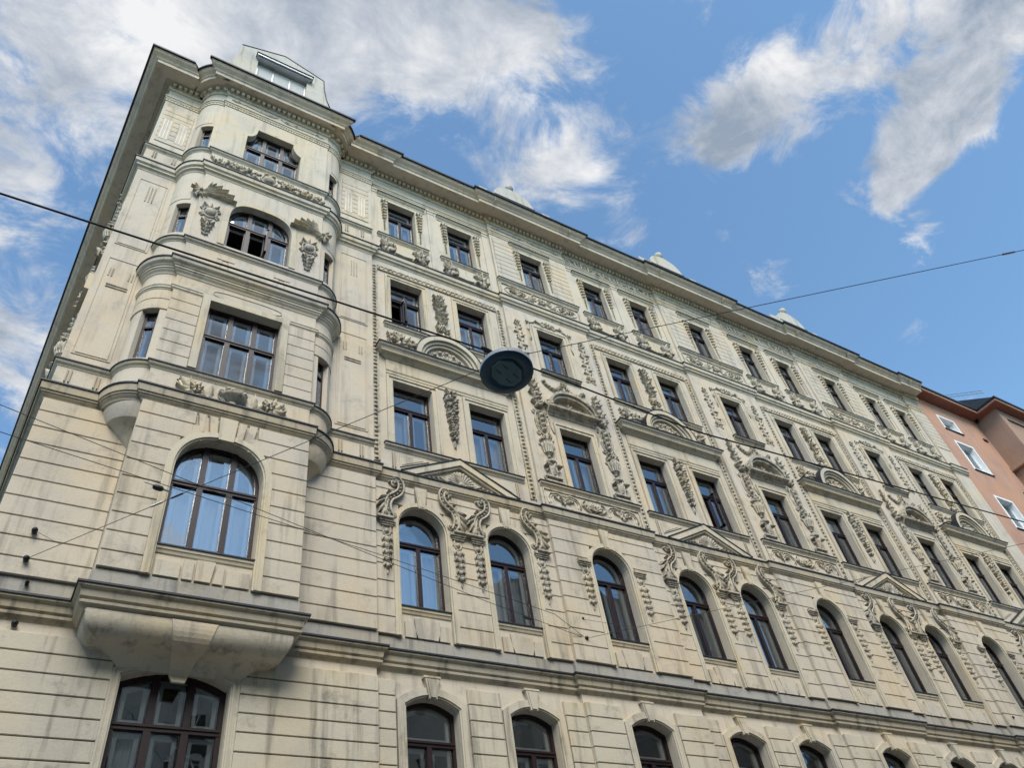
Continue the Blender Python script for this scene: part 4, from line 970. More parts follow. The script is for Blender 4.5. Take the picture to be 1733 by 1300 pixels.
def smooth(P, n=5):                        # Catmull-Rom through the points
    Q = [P[0]] + list(P) + [P[-1]]; r = []
    for i in range(1, len(Q) - 2):
        for k in range(n):
            t = k / n; a, b, c, d = Q[i - 1], Q[i], Q[i + 1], Q[i + 2]
            r.append(tuple(0.5 * (2 * b[q] + (c[q] - a[q]) * t + (2 * a[q] - 5 * b[q] + 4 * c[q] - d[q]) * t * t + (3 * b[q] - a[q] - 3 * c[q] + d[q]) * t ** 3) for q in (0, 1)))
    return r + [P[-1]]
def orn_bracket1(mb):                     # S-scroll beside the arch heads: volute at the top, acanthus foot on the impost
    C = smooth([(-0.12, 0.99), (-0.03, 1.0), (0.03, 0.92), (0.04, 0.80), (0.0, 0.68), (-0.09, 0.58), (-0.19, 0.50), (-0.25, 0.38), (-0.26, 0.24), (-0.22, 0.11), (-0.17, 0.02)], 4)
    L_ = []; R2 = []
    for i in range(len(C)):
        a, b = C[max(0, i - 1)], C[min(len(C) - 1, i + 1)]; dx, dz = b[0] - a[0], b[1] - a[1]; l = math.hypot(dx, dz) or 1; wd = 0.045 + 0.02 * math.sin(PI * i / len(C))
        L_.append((C[i][0] + dz / l * wd, C[i][1] - dx / l * wd)); R2.append((C[i][0] - dz / l * wd, C[i][1] + dx / l * wd))
    mb.rope(L_, 0.024, 5, 0.085); mb.rope(R2, 0.024, 5, 0.085)
    vs = []
    for a, b in zip(L_, R2): vs += [(a[0], -0.05, a[1]), (b[0], -0.05, b[1]), (a[0], 0, a[1]), (b[0], 0, b[1])]
    n = len(C)
    mb.add(vs, [f for i in range(n - 1) for f in ((4 * i, 4 * i + 4, 4 * i + 5, 4 * i + 1), (4 * i, 4 * i + 4, 4 * i + 6, 4 * i + 2), (4 * i + 1, 4 * i + 5, 4 * i + 7, 4 * i + 3))], True)
    for i in range(3, n - 2, 3): mb.blob(C[i][0], C[i][1], 0.028, 0.028, 0.05, w=0.045)
    mb.scroll(-0.08, 0.91, 0.085, PI / 2, 1.5, 1, 0.028, rise=0.07); mb.blob(-0.19, 0.93, 0.035, 0.035, 0.08)
    mb.scroll(-0.13, 0.13, 0.085, PI * 0.9, 1.4, 1, 0.026, rise=0.05)
    for k, (a, l, cu) in enumerate(((PI * 1.02, 0.30, 0.95), (PI * 1.12, 0.36, 0.70), (PI * 1.25, 0.42, 0.45), (PI * 1.36, 0.44, 0.25))): mb.leaf(-0.20 - 0.015 * k, 0.53 - 0.05 * k, a, l, 0.062, 0.15 - 0.012 * k, cu, 3, 0.01)
    mb.leaf(-0.10, 0.62, PI * 0.83, 0.17, 0.055, 0.12, 0.9, 2); mb.leaf(-0.24, 0.46, PI * 1.42, 0.46, 0.05, 0.12, 0.1, 3, 0.02)
    mb.box(-0.50, -0.16, -0.13, 0.0, -0.03, 0.012)
def orn_drop1(mb):                        # cup and husks under the impost, v 0..-1.15
    mb.box(-0.17, 0.17, -0.085, 0, -0.005, 0.06); mb.box(-0.15, 0.15, -0.06, 0, -0.045, -0.005); mb.box(-0.13, 0.13, -0.04, 0, -0.08, -0.045)
    mb.rope([(-0.075, -0.09), (-0.085, -0.2), (-0.05, -0.28), (0, -0.31), (0.05, -0.28), (0.085, -0.2), (0.075, -0.09)], 0.022); mb.blob(0, -0.2, 0.045, 0.06, 0.06)
    mb.rope([(0, -0.3), (0, -1.1)], 0.02)
    for i in range(5):
        v = -0.36 - i * 0.15; s_ = 1.1 - i * 0.07
        for a in (0.55, 1.15): 
            for sg in (-1, 1): mb.leaf(0, v + 0.05, -PI / 2 + sg * a, 0.16 * s_, 0.04 * s_, 0.09 - 0.02 * a, -sg * 1.1, 2)
        mb.leaf(0, v + 0.04, -PI / 2, 0.15 * s_, 0.04 * s_, 0.11, 0, 2); mb.blob(0, v + 0.03, 0.03 * s_, 0.03 * s_, 0.09)
    mb.leaf(0, -1.05, -PI / 2, 0.13, 0.035, 0.04)
def orn_wing(mb):                         # feathered wing over the third-floor bay window
    for i in range(6): mb.leaf(-0.29 + 0.02 * i, -0.12 + 0.035 * i, 0.16 + 0.25 * i, (0.82, 0.74, 0.62, 0.50, 0.38, 0.28)[i], 0.030, 0.12, -0.42, 1)
    for a, l in ((2.0, 0.22), (2.6, 0.24), (3.4, 0.22), (4.1, 0.26), (4.7, 0.24), (5.3, 0.22)): mb.leaf(-0.30, -0.06, a, l, 0.045, 0.09, 0.9, 2)
    mb.blob(-0.30, -0.06, 0.07, 0.08, 0.12); mb.scroll(-0.36, -0.22, 0.06, 0, 1.2, 1, 0.022)
def orn_cart(mb):                         # cartouche pendant, v 0..-1.15
    mb.blob(0, -0.18, 0.13, 0.16, 0.11); oval(mb, 0, -0.18, 0.16, 0.19, 0.028, 18)
    for sg in (-1, 1): mb.scroll(sg * 0.19, -0.06, 0.07, PI / 2, 1.2, sg, 0.026); mb.scroll(sg * 0.19, -0.32, 0.06, -PI / 2, 1.2, -sg, 0.024); mb.leaf(sg * 0.05, 0.0, PI / 2 - sg * 0.7, 0.16, 0.05, 0.08, -sg * 0.6, 2)
    mb.leaf(0, 0.0, PI / 2, 0.14, 0.05, 0.09); mb.shell(0, -0.46, 0.10, 5, 0.06, PI, 2 * PI)
    for i in range(4):
        v = -0.60 - i * 0.15; s_ = 1 - i * 0.17
        for sg in (-1, 1): mb.leaf(0, v, PI / 2 - sg * 1.7, 0.16 * s_, 0.06 * s_, 0.09 * s_, sg * 0.6, 2)
        mb.leaf(0, v + 0.04, -PI / 2, 0.18 * s_, 0.06 * s_, 0.10 * s_); mb.blob(0, v + 0.02, 0.05 * s_, 0.05 * s_, 0.10 * s_)
def orn_basket(mb):                       # flower basket with scrolling roses, 2.0 x 0.42
    mb.lathe([(0.10, -0.17), (0.22, -0.06), (0.26, -0.02), (0.24, 0.0)], (0, 0, 0), 14, PI, 2 * PI)
    for k in range(9): a = PI + PI * (k + 0.5) / 9; mb.tube([(0.11 * math.cos(a), 0.11 * math.sin(a) * 0.5, -0.17), (0.25 * math.cos(a), 0.2 * math.sin(a) * 0.5, -0.03)], 0.02, 5)
    mb.fruits([(-0.18, 0.05), (-0.06, 0.08), (0.06, 0.08), (0.18, 0.05), (0, 0.15), (-0.09, 0.13), (0.1, 0.13)], 0.055, 0.05, 0.12, 31, True)
    for sg in (-1, 1):
        mb.rosette(sg * 0.66, 0.02, 0.13, 7, 0.09); mb.scroll(sg * 0.66, 0.02, 0.10, 0, 1.5, sg, 0.03, rise=0.05); mb.leaf(sg * 0.40, -0.12, PI / 2 - sg * 0.1, 0.34, 0.07, 0.07, sg * 0.3, 3); mb.leaf(sg * 0.48, -0.1, PI / 2 - sg * 0.7, 0.3, 0.06, 0.06, sg * 0.6)
        for a, l in ((0.3, 0.34), (0.9, 0.28), (-0.4, 0.32), (-1.1, 0.26), (1.9, 0.2)): mb.leaf(sg * 0.7, 0, PI / 2 - sg * (PI / 2 - a), l, 0.07, 0.07, sg * 0.8, 3)
        mb.rope([(sg * 0.34, -0.15), (sg * 0.5, -0.1), (sg * 0.66, -0.14), (sg * 0.86, -0.06), (sg * 0.96, 0.1)], 0.022); mb.scroll(sg * 0.92, 0.12, 0.07, PI, 1.2, sg, 0.022)
def orn_crest4(mb):                       # garlands and shield below the top bay window, 2.85 x 0.42
    mb.blob(0, -0.02, 0.17, 0.17, 0.11); oval(mb, 0, -0.02, 0.20, 0.19, 0.03, 18); mb.blob(-0.09, 0.16, 0.07, 0.06, 0.11); mb.blob(0.09, 0.16, 0.07, 0.06, 0.11)
    for sg in (-1, 1):
        mb.rope([(sg * 0.2, 0.12), (sg * 0.34, 0.10), (sg * 0.36, -0.05), (sg * 0.28, -0.16)], 0.032); mb.scroll(sg * 0.32, 0.12, 0.07, 0, 1.2, sg, 0.026)
        R = random.Random(40 + sg)
        for i in range(15):
            u = sg * (0.42 + i * 0.068); v = 0.05 * math.sin(i * 0.9) + R.uniform(-0.03, 0.03)
            for k in range(2): r = R.uniform(0.03, 0.055); mb.blob(u + R.uniform(-0.03, 0.03), v + R.uniform(-0.09, 0.09), r, r, R.uniform(0.06, 0.10), n=7)
            mb.leaf(u, v, R.uniform(0, 6.28), 0.17, 0.05, 0.075, R.uniform(-1, 1), 2); mb.leaf(u, v, R.uniform(0, 6.28), 0.15, 0.045, 0.07, R.uniform(-1, 1), 2)
def orn_frieze(mb):                       # thin ribbon in the frieze
    mb.rope([(-0.62, 0.0), (-0.5, 0.05), (-0.3, 0.02), (0, 0.0), (0.3, -0.02), (0.5, -0.04), (0.62, 0.02)], 0.016); mb.rope([(-0.55, -0.04), (-0.2, 0.04), (0.2, -0.04), (0.55, 0.05)], 0.012)
    for sg in (-1, 1): mb.leaf(sg * 0.55, 0, 0.4, 0.14, 0.03, 0.03); mb.leaf(sg * 0.3, 0, PI - 0.5, 0.14, 0.03, 0.03)

def orn(name, key, fn, x, y, z, flip=False, mat='orn'): return place(name, key, fn, mat, x, y, z, flip)
for i, (c, y, p) in enumerate(WIN):
    for s_ in (-1, 1): orn('leaf_drop', 'drop4', orn_drop4, c + s_ * 0.575, y - 0.01, 22.82, s_ > 0)
    if p:
        ledge('window_sill', 'sill4p', 0.80, SILLP, 'trim', c, y, 20.98)
        for s_ in (-1, 1): orn('acanthus_clump', 'clump4', orn_cluster4, c + s_ * 0.50, y - 0.005, 20.50, s_ > 0, 'ornd')
        orn('blank_shield', 'shield4', orn_shield4, c, y - 0.004, 20.50, False, 'trim')
    for s_ in (-1, 1): orn('husk_drop', 'drop1', orn_drop1, c + s_ * (0.64 + 0.13), y - 0.07, 10.86, s_ > 0, 'ornd')
for c in SING:
    ledge('window_sill', 'sill4s', 1.50, SILLP, 'trim', c, YS, 20.95); orn('relief_panel', 'panel4', orn_panel4, c, YS - 0.005, 20.50)
    ledge('window_sill', 'sill3s', 0.66, [(0.0, -0.16), (0.03, -0.12), (0.05, -0.06), (0.10, -0.04), (0.11, 0.0)], 'ledge', c, YS, 17.10)
    orn('scroll_crest', 'crown3', orn_crown3, c, YS - 0.01, 19.25)
    for s_ in (-1, 1):
        orn('flower_spray', 'spray3', orn_spray3, c + s_ * 1.12, YS - 0.005, 17.28, s_ > 0)
        orn('vase_ornament', 'side2', orn_side2, c + s_ * 1.02 + 0.0, YS - 0.005, 13.05, s_ < 0 and False or s_ > 0, 'ornd')
        orn('frieze_ribbon', 'frieze', orn_frieze, c + s_ * 0.72, YS - 0.005, 23.84, s_ > 0)
    orn('fruit_festoon', 'festoon', orn_festoon, c, YS - 0.005, 16.76, False, 'ornd')
    orn('segmental_hood', 'segped', orn_segped, c, YS, 15.62, False, 'ornd')
    ledge('window_sill', 'sill2s', 1.48, SILLP, 'trim', c, YS, 12.98); orn('relief_panel', 'panel2', orn_panel2, c, YS - 0.005, 12.58)
def arched_ped(mb):                        # semicircular pediment on the second-floor entablature; base v=0, radius 0.92
    n = 24
    def arcp(r, e=1.0): return [(r * math.cos(PI * i / n), r * e * math.sin(PI * i / n)) for i in range(n + 1)]
    mb.ring(arcp(0.80), arcp(0.94), -0.22, 0.0, False); mb.ring(arcp(0.72), arcp(0.81), -0.16, 0.0, False); mb.ring(arcp(0.64), arcp(0.73), -0.11, 0.0, False)
    mb.prism(arcp(0.66), -0.03, 0.0)
def arched_flash(mb):
    n = 24; mb.ring([(0.942 * math.cos(PI * i / n), 0.942 * math.sin(PI * i / n)) for i in range(n + 1)], [(0.958 * math.cos(PI * i / n), 0.958 * math.sin(PI * i / n)) for i in range(n + 1)], -0.235, 0.0, False)
def tri_ped(mb):                           # triangular pediment on the belt course; base v=0, half 1.42, apex 0.72
    def tri(h, a): return [(-h, 0.0), (0, a), (h, 0.0)]
    mb.ring(tri(1.10, 0.56), tri(1.42, 0.72), -0.13, 0.0, False); mb.ring(tri(0.98, 0.50), tri(1.12, 0.57), -0.09, 0.0, False); mb.prism(tri(1.0, 0.51), -0.025, 0.0)
def tri_flash(mb):
    for sg in (-1, 1): mb.prism([(0, 0.722), (0, 0.742), (sg * 1.45, 0.012), (sg * 1.43, -0.004)], -0.15, 0)
ENT = [(0.0, 15.22), (0.025, 15.23), (0.03, 15.30), (0.045, 15.31), (0.05, 15.36), (0.035, 15.37), (0.035, 15.68)] + cyma(0.05, 15.70, 0.13, 15.80, 5) + [(0.19, 15.81), (0.20, 15.86)] + cyma(0.21, 15.87, 0.27, 15.96, 5) + [(0.28, 15.985)]
for c in PAIR:
    def ent_fn(mb):
        lo_, hi_ = ENT[:7], ENT[7:]
        mb.sweep([(-0.03, 15.22)] + lo_ + [(-0.03, 15.695)], [(-1.66, 0), (1.66, 0)])
        mb.sweep([(-0.03, 15.70)] + hi_ + [(-0.03, 15.985)], [(-1.64, 0.06), (-1.64, 0.0), (1.64, 0.0), (1.64, 0.06)])
    e_ = place('entablature', 'ent2', ent_fn, 'trim', c, YP); obj('lead_flashing', shared('ent2_flash', lambda mb: mb.sweep([(-0.03, 15.988), (0.30, 15.988), (0.30, 16.015), (-0.03, 16.04)], [(-1.64, 0.06), (-1.64, 0.0), (1.64, 0.0), (1.64, 0.06)]), 'flash'), e_)
    pd = place('arched_pediment', 'archped', arched_ped, 'trim', c, YP - 0.03, 16.02); obj('lead_flashing', shared('archped_flash', arched_flash, 'flash'), pd)
    orn('shell_relief', 'lunette', orn_lunette, c, YP - 0.06, 16.05, False, 'ornd')
    ledge('window_sill', 'sill3p', 1.68, SILLP, 'trim', c, YP, 17.04)
    for s_ in (-1, 1): orn('flower_relief', 'flower3', orn_flower3, c + s_ * 1.24, YP - 0.005, 16.52, s_ > 0)
    orn('floral_pendant', 'pend3', orn_pend3, c, YP - 0.005, 17.22); orn('fruit_garland', 'garland2', orn_garland2, c, YP - 0.01, 15.22, False, 'ornd')
    ledge('window_sill', 'sill2p', 1.74, SILLP, 'trim', c, YP, 12.98)
    def ap2(mb): mb.prism([(-1.40, 0.05), (-1.40, 0.38), (-0.7, 0.38)], -0.02, 0); mb.prism([(-1.36, 0.10), (-1.36, 0.35), (-0.85, 0.35)], -0.03, -0.015)
    for sg in (-1, 1):
        place('apron_panel', 'apron2', ap2, 'trim', c, YP, 12.38, sg > 0)
        for k in (1.50, 1.56): place('flute', 'flute2', lambda mb: mb.box(-0.012, 0.012, -0.03, 0, 0.0, 0.42), 'ledge', c + sg * k, YP, 12.38)
    pd = place('triangular_pediment', 'triped', tri_ped, 'trim', c, YP - 0.02, 12.225); obj('lead_flashing', shared('triped_flash', tri_flash, 'flash'), pd)
    orn('shell_relief', 'tymp', orn_tymp, c, YP - 0.045, 12.26, False, 'ornd')
    for a in (-1.0, 1.0):
        for s_ in (-1, 1): orn('scroll_bracket', 'bracket1', orn_bracket1, c + a + s_ * 0.50, YP - 0.07, 10.94, s_ > 0, 'ornd')
# bay ornaments
orn('flower_basket_relief', 'basket', orn_basket, BC, YB - 0.005, 12.46); orn('garland_and_shield_relief', 'crest4', orn_crest4, BC, YB - 0.005, 20.40)
for s_ in (-1, 1):
    orn('feathered_wing', 'wing', orn_wing, BC + s_ * 1.18, YB - 0.005, 18.86, s_ > 0, 'orn'); orn('cartouche_pendant', 'cart', orn_cart, BC + s_ * 1.17, YB - 0.005, 18.25, s_ > 0, 'ornd')
    orn('frieze_ribbon', 'frieze', orn_frieze, BC + s_ * 0.72, YB - 0.005, 23.84, s_ > 0)
def oval_panel(mb):
    p = [(-0.70, 0.0), (-0.62, -0.10), (0.60, -0.10), (0.70, 0.0), (0.62, 0.10), (-0.60, 0.10)]
    mb.rope([(0.72 * (1 if False else math.copysign(abs(math.cos(t)) ** 0.6, math.cos(t))), 0.11 * math.copysign(abs(math.sin(t)) ** 0.8, math.sin(t))) for t in [2 * PI * i / 40 for i in range(41)]], 0.012)
mb = MB(); oval_panel(mb); mb.build('oval_panel', M['trim'], house, (BC, YB, 15.30))
for s_ in (-1, 1):                         # stepped brackets under the third-floor bay sill
    x = BC + s_ * 0.62
    MB().prism([(x - 0.30, 15.98), (x - 0.12, 15.98), (x - 0.06, 16.45), (x - 0.20, 16.45)], YB - 0.02, YB).build('splayed_block', M['wall'], house); MB().prism([(x + 0.12, 15.98), (x + 0.30, 15.98), (x + 0.20, 16.45), (x + 0.06, 16.45)], YB - 0.02, YB).build('splayed_block', M['wall'], house)
    MB().prism([(x - 0.10, 15.98), (x + 0.10, 15.98), (x + 0.04, 16.42), (x - 0.04, 16.42)], YB - 0.026, YB).build('splayed_block', M['wall'], house); MB().box(x - 0.18, x + 0.18, YB - 0.03, YB, 16.47, 16.58).build('fillet', M['wall'], house)
# reliefs on the side street wall, seen edge-on past the corner
for yy, z, key, fn in ((1.2, 17.3, 'side2', orn_side2), (1.3, 13.3, 'side2', orn_side2), (2.6, 17.2, 'side2', orn_side2), (1.1, 9.6, 'drop1', orn_drop1)):
    obj('side_relief', shared(key, fn, 'ornd'), house, (-0.97 + SIDE[0] * yy - 0.0, YS + yy, z), (0, 0, -PI / 2 + 0.07))
MB().box(0.4, 1.9, -0.10, 0.0, 15.4, 15.9).build('side_hood', M['trim'], house).matrix_local = Matrix(((SIDE[0], 1, 0, -0.97), (1, 0.07, 0, YS), (0, 0, 1, 0), (0, 0, 0, 1)))
# inscriptions in the frieze
def inscription(txt, cx, width):
    cu = bpy.data.curves.new('inscription', 'FONT'); cu.body = txt; cu.size = 0.40; cu.extrude = 0.035; cu.align_x = 'CENTER'; cu.space_character = 1.18; cu.bevel_depth = 0.003
    tmp = bpy.data.objects.new('inscription_tmp', cu); COL.objects.link(tmp)
    bpy.context.view_layer.update()
    me = bpy.data.meshes.new_from_object(tmp.evaluated_get(bpy.context.evaluated_depsgraph_get())); bpy.data.objects.remove(tmp)
    me.name = 'inscription'; me.materials.clear(); me.materials.append(M['trim'])
    xs = [v.co.x for v in me.vertices]; s_ = width / (max(xs) - min(xs)); mid = (max(xs) + min(xs)) / 2 * s_
    par = list(range(len(me.vertices)))
    def find(i):
        while par[i] != i: par[i] = par[par[i]]; i = par[i]
        return i
    for e in me.edges: par[find(e.vertices[0])] = find(e.vertices[1])
    comp = {}
    for f in me.polygons: comp.setdefault(find(f.vertices[0]), []).append(tuple(f.vertices))
    for fs in comp.values():
        ids = sorted({i for f in fs for i in f}); mp_ = {i: k for k, i in enumerate(ids)}
        MB().add([(me.vertices[i].co.x * s_ + cx - mid, YP - 0.02 - me.vertices[i].co.z, 23.68 + me.vertices[i].co.y) for i in ids], [tuple(mp_[i] for i in f) for f in fs]).build('letter', M['trim'], house)
inscription('STEFANIE-HOF', 14.19, 3.85); inscription('ERBAUT 1900', 21.46, 3.75)

# --- attic ornaments on the roof edge above the single axes
for c in SING:
    a = MB().box(c - 1.5, c + 1.5, -0.02, 0.35, 24.6, 26.28)
    for sg in (-1, 1): a.box(c + sg * 1.33 - 0.17, c + sg * 1.33 + 0.17, -0.04, 0.37, 26.28, 26.48)
    a.box(c - 1.17, c + 1.17, -0.035, 0.36, 26.28, 26.42)
    at = a.build('attic_gable', M['attic'], house)
    n = 20; prof = [(c + 0.86 * math.cos(PI * i / n), 26.44 + 0.86 * math.sin(PI * i / n)) for i in range(n + 1)]
    MB().prism(prof, 0.0, 1.6).build('rounded_gable', M['attic'], at)
    MB().box(c - 0.86, c + 0.86, -0.05, 0.0, 26.42, 26.46).build('ledge', M['flash'], at).location = (0, 0, 0)
    bl = MB(); bl.lathe([(0.0, -0.02), (0.09, 0.0), (0.06, 0.06), (0.12, 0.10), (0.17, 0.22), (0.155, 0.33), (0.08, 0.40), (0.0, 0.415)], (c, 0.12, 27.31), 14); bl.build('ball_finial', M['attic'], at)
# --- big dormer over the bay
dm = MB().plate([(0.02, 24.6), (3.84, 24.6), (3.80, 27.0), (3.66, 27.75), (3.50, 28.3), (3.40, 29.0), (3.36, 29.68), (1.93, 30.25), (0.50, 29.62), (0.46, 28.75), (0.34, 28.3), (0.20, 27.75), (0.06, 27.0)][::1], [[(1.10, 26.6), (2.78, 26.6), (2.78, 28.98), (1.10, 28.98)]], 0.2, 0.55).build('dormer', M['attic'], house)
MB().plate([(0.46, 28.7), (3.40, 28.7), (3.36, 29.68), (1.93, 30.25), (0.50, 29.62)], [], 0.55, 5.0).build('dormer_roof', M['roof'], dm)
MB().sweep([(0, 0.0)], [(0, 0), (1, 0)], False) if False else None
dh = MB().box(1.02, 2.92, 0.02, 0.2, 29.05, 29.16).box(1.06, 2.86, 0.08, 0.2, 28.98, 29.05).build('dormer_hood', M['steel'], dm); MB().box(0.99, 2.95, -0.01, 0.2, 29.165, 29.185).build('lead_flashing', M['flash'], dm)
dw = MB().plate([(1.10, 26.6), (2.78, 26.6), (2.78, 28.98), (1.10, 28.98)], [[(1.15, 26.6), (1.63, 26.6), (1.63, 28.92), (1.15, 28.92)], [(1.68, 26.6), (2.20, 26.6), (2.20, 28.92), (1.68, 28.92)], [(2.25, 26.6), (2.73, 26.6), (2.73, 28.92), (2.25, 28.92)]], 0.30, 0.36).build('dormer_window', M['steel'], dm)
for a, b in ((1.15, 1.63), (1.68, 2.20), (2.25, 2.73)): MB().box(a, b, 0.33, 0.335, 26.6, 28.92).build('pane', M['blind'], dm)
ed = [(0.50, 29.63), (1.93, 30.26), (3.36, 29.69), (3.40, 29.0), (3.50, 28.3), (3.66, 27.75)]
MB().tube([(x, 0.2, z) for x, z in ed], 0.025, 5).build('lead_flashing', M['flash'], dm)

# ------------------------------------------------------------------ neighbouring house
nb = bpy.data.objects.new('salmon_house', None); COL.objects.link(nb); nb.location = (31.9, 0, 0)
tag(nb, 'plain salmon pink rendered house with white windows beyond the ornate facade', 'building')
NX = 31.9
def nbp(name, mb, mat, parent=None):
    mb.v = [(x - NX, y, z) for x, y, z in mb.v] if parent is None or True else mb.v
    return mb.build(name, M[mat], parent or nb)
NW = [(33.12, 34.38, 23.05, 23.80), (33.12, 34.42, 20.6, 22.2), (33.12, 34.40, 17.5, 19.07), (33.12, 34.40, 14.3, 15.9), (33.12, 34.40, 11.1, 12.7), (33.12, 34.40, 7.9, 9.5)]
nbp('wall', MB().plate([(31.86, 0), (46, 0), (46, 24.70), (31.86, 24.70)], [[(a, c), (b, c), (b, d), (a, d)] for a, b, c, d in NW], 0.0, 0.35), 'terra')
for a, b, c, d in NW:
    pl = [(a, c), (b, c), (b, d), (a, d)]
    wn = nbp('window', MB().ring([(a + 0.07, c + 0.07), (b - 0.07, c + 0.07), (b - 0.07, d - 0.07), (a + 0.07, d - 0.07)], pl, 0.20, 0.27).box((a + b) / 2 - 0.05, (a + b) / 2 + 0.05, 0.20, 0.27, c + 0.07, d - 0.07), 'white')
    nbp('pane', MB().box(a + 0.06, (a + b) / 2 - 0.05, 0.23, 0.236, c + 0.06, d - 0.06), 'glass', wn); nbp('pane', MB().box((a + b) / 2 + 0.05, b - 0.06, 0.23, 0.236, c + 0.06, d - 0.06), 'glass', wn)
    nbp('white_surround', MB().ring(grow(pl, -0.03), grow(pl, 0.06), -0.015, 0.2), 'white', wn); nbp('sill', MB().box(a - 0.08, b + 0.08, -0.06, 0.1, c - 0.09, c - 0.072), 'flash', wn)
    nbp('blind', MB().box(a, b, 0.30, 0.31, c, d), 'blind', wn)
nbp('interior', MB().box(32.2, 45, 0.5, 0.55, 0, 24.5), 'dark')
EP = [(31.86, 0.0), (36.95, 0.0), (36.95, -1.02), (46, -1.02)]
nbp('bay', MB().box(36.95, 46, -1.02, 0.3, 21.72, 24.70).box(37.05, 46, -0.95, 0.3, 0.0, 21.5), 'terra2'); nbp('bay_ledge', MB().sweep([(-0.3, 21.5), (0.06, 21.5), (0.10, 21.54), (0.10, 21.74), (-0.3, 21.74)], [(36.95, 0.05), (36.95, -1.02), (46, -1.02)]), 'terra2')
nbp('bay_frame', MB().plate([(36.96, 21.74), (46, 21.74), (46, 24.68), (36.96, 24.68)], [[(37.45, 21.9), (39.2, 21.9), (39.2, 24.2), (37.45, 24.2)]], -1.10, -1.0), 'terra2')
nbp('eave', MB().sweep([(-0.05, 24.66), (0.46, 24.70), (0.48, 24.72), (0.48, 24.82), (-0.05, 24.86)], EP), 'terrad'); nbp('fascia', MB().sweep([(0.44, 24.695), (0.50, 24.70), (0.505, 24.80), (0.44, 24.83)], EP), 'terra')
nbp('gutter', MB().sweep([(0.40, 24.835), (0.55, 24.81), (0.57, 24.86), (0.57, 24.90), (0.40, 24.92)], EP), 'flash')
nbp('roof', MB().sweep([(0.5, 24.9), (-3.0, 28.0), (-3.2, 28.0), (-3.2, 24.9)], [(31.86, 0.0), (36.9, 0.0)]).add([(36.5, -1.5, 24.93), (46, -1.5, 24.93), (46, 3, 28.2), (36.5, 3, 28.2)], [(0, 1, 2, 3)]).add([(36.5, -1.5, 24.9), (36.5, 3, 28.2), (36.5, 3, 24.9)], [(0, 1, 2)]), 'roof')
sg_ = MB()
for k in range(8): y = -1.25 + k * 0.2; z = 25.1 + (y + 1.5) * 0.72; sg_.tube([(36.42, y, z), (36.42, y, z + 0.28)], 0.012, 4)
for q in (0.12, 0.27): sg_.tube([(36.42, -1.3, 25.1 + 0.2 * 0.72 + q), (36.42, 0.2, 25.1 + 1.7 * 0.72 + q)], 0.012, 4)
nbp('snow_guard', sg_, 'steel')
for (y, z) in ((-0.02, 23.25), (-0.02, 20.0)): nbp('vent_slot', MB().box(36.3, 36.62, y - 0.02, y + 0.03, z, z + 0.14), 'black')
dp = MB().tube([(36.82, -0.12, 24.55), (36.8, -0.16, 24.7)], 0.07, 8); nbp('downpipe_inlet', dp, 'black')

# ------------------------------------------------------------------ houses across the street (they show in the panes)
def opposite(x0, x1, h, mat, label, seedn):
    r = bpy.data.objects.new('opposite_house', None); COL.objects.link(r); r.location = ((x0 + x1) / 2, -16.6, 0); tag(r, label, 'building', 'houses across the street')
    cx = (x0 + x1) / 2
    nfl = int((h - 4) / 3.7); ncol = int((x1 - x0) / 3.0); st = (x1 - x0) / ncol; holes = []
    for i in range(ncol):
        for k in range(nfl): xm = x0 + st * (i + 0.5) - cx; z = 4.6 + k * 3.7; holes.append([(xm - 0.55, z), (xm + 0.55, z), (xm + 0.55, z + 2.0), (xm - 0.55, z + 2.0)])
    def B(): b = MB(); b.T = Matrix(((1, 0, 0, 0), (0, -1, 0, 0), (0, 0, 1, 0), (0, 0, 0, 1))); return b
    B().plate([(x0 - cx, 0), (x1 - cx, 0), (x1 - cx, h), (x0 - cx, h)], holes, 0, 0.3).build('wall', M[mat], r)
    cn = B()
    cn.sweep([(0, h - 0.5), (0.1, h - 0.4), (0.4, h - 0.2), (0.5, h), (0, h + 0.05)], [(x0 - cx, 0), (x1 - cx, 0)]); cn.build('cornice', M[mat], r)
    for z in (4.2, 8.0): B().box(x0 - cx, x1 - cx, -0.12, 0, z - 0.15, z).build('belt_course', M[mat], r)
    gl = B().box(x0 - cx + 0.05, x1 - cx - 0.05, 0.2, 0.3, 0.1, h - 0.2); gl.build('window_band', M['oppwin'], r)
    sm = B(); fr = B()
    for hh in holes:
        sm.ring(hh, grow(hh, 0.14), -0.05, 0.0); a, b = hh[0][0], hh[1][0]; z0, z1 = hh[0][1], hh[2][1]
        fr.box((a + b) / 2 - 0.04, (a + b) / 2 + 0.04, 0.14, 0.2, z0, z1); fr.box(a, b, 0.14, 0.2, z0 + 1.3, z0 + 1.38)
    o = sm.build('window_surrounds', M[mat], r); o['kind'] = 'stuff'; o = fr.build('window_frames', M['white'], r); o['kind'] = 'stuff'
    B().add([(x0 - cx, -0.3, h), (x1 - cx, -0.3, h), (x1 - cx, 6, h + 3.5), (x0 - cx, 6, h + 3.5), (x1 - cx, 12, h), (x0 - cx, 12, h)], [(0, 1, 2, 3), (3, 2, 4, 5), (1, 4, 2), (0, 3, 5)]).build('roof', M['roof'], r)
    B().box(x0 - cx, x1 - cx, 11.7, 12, 0, h).box(x0 - cx, x0 - cx + 0.3, 0.35, 11.7, 0, h).box(x1 - cx - 0.3, x1 - cx, 0.35, 11.7, 0, h).build('rear_wall', M[mat], r)
opposite(-24, 19.5, 18.5, 'opp', 'lower pale house across the street, mirrored in the lowest panes', 1)
opposite(19.6, 34.4, 22.5, 'opp2', 'taller grey house across the street, mirrored in the middle arched panes', 2)
opposite(34.5, 70, 14.5, 'opp', 'long low pale house across the street, farthest to the right', 3)

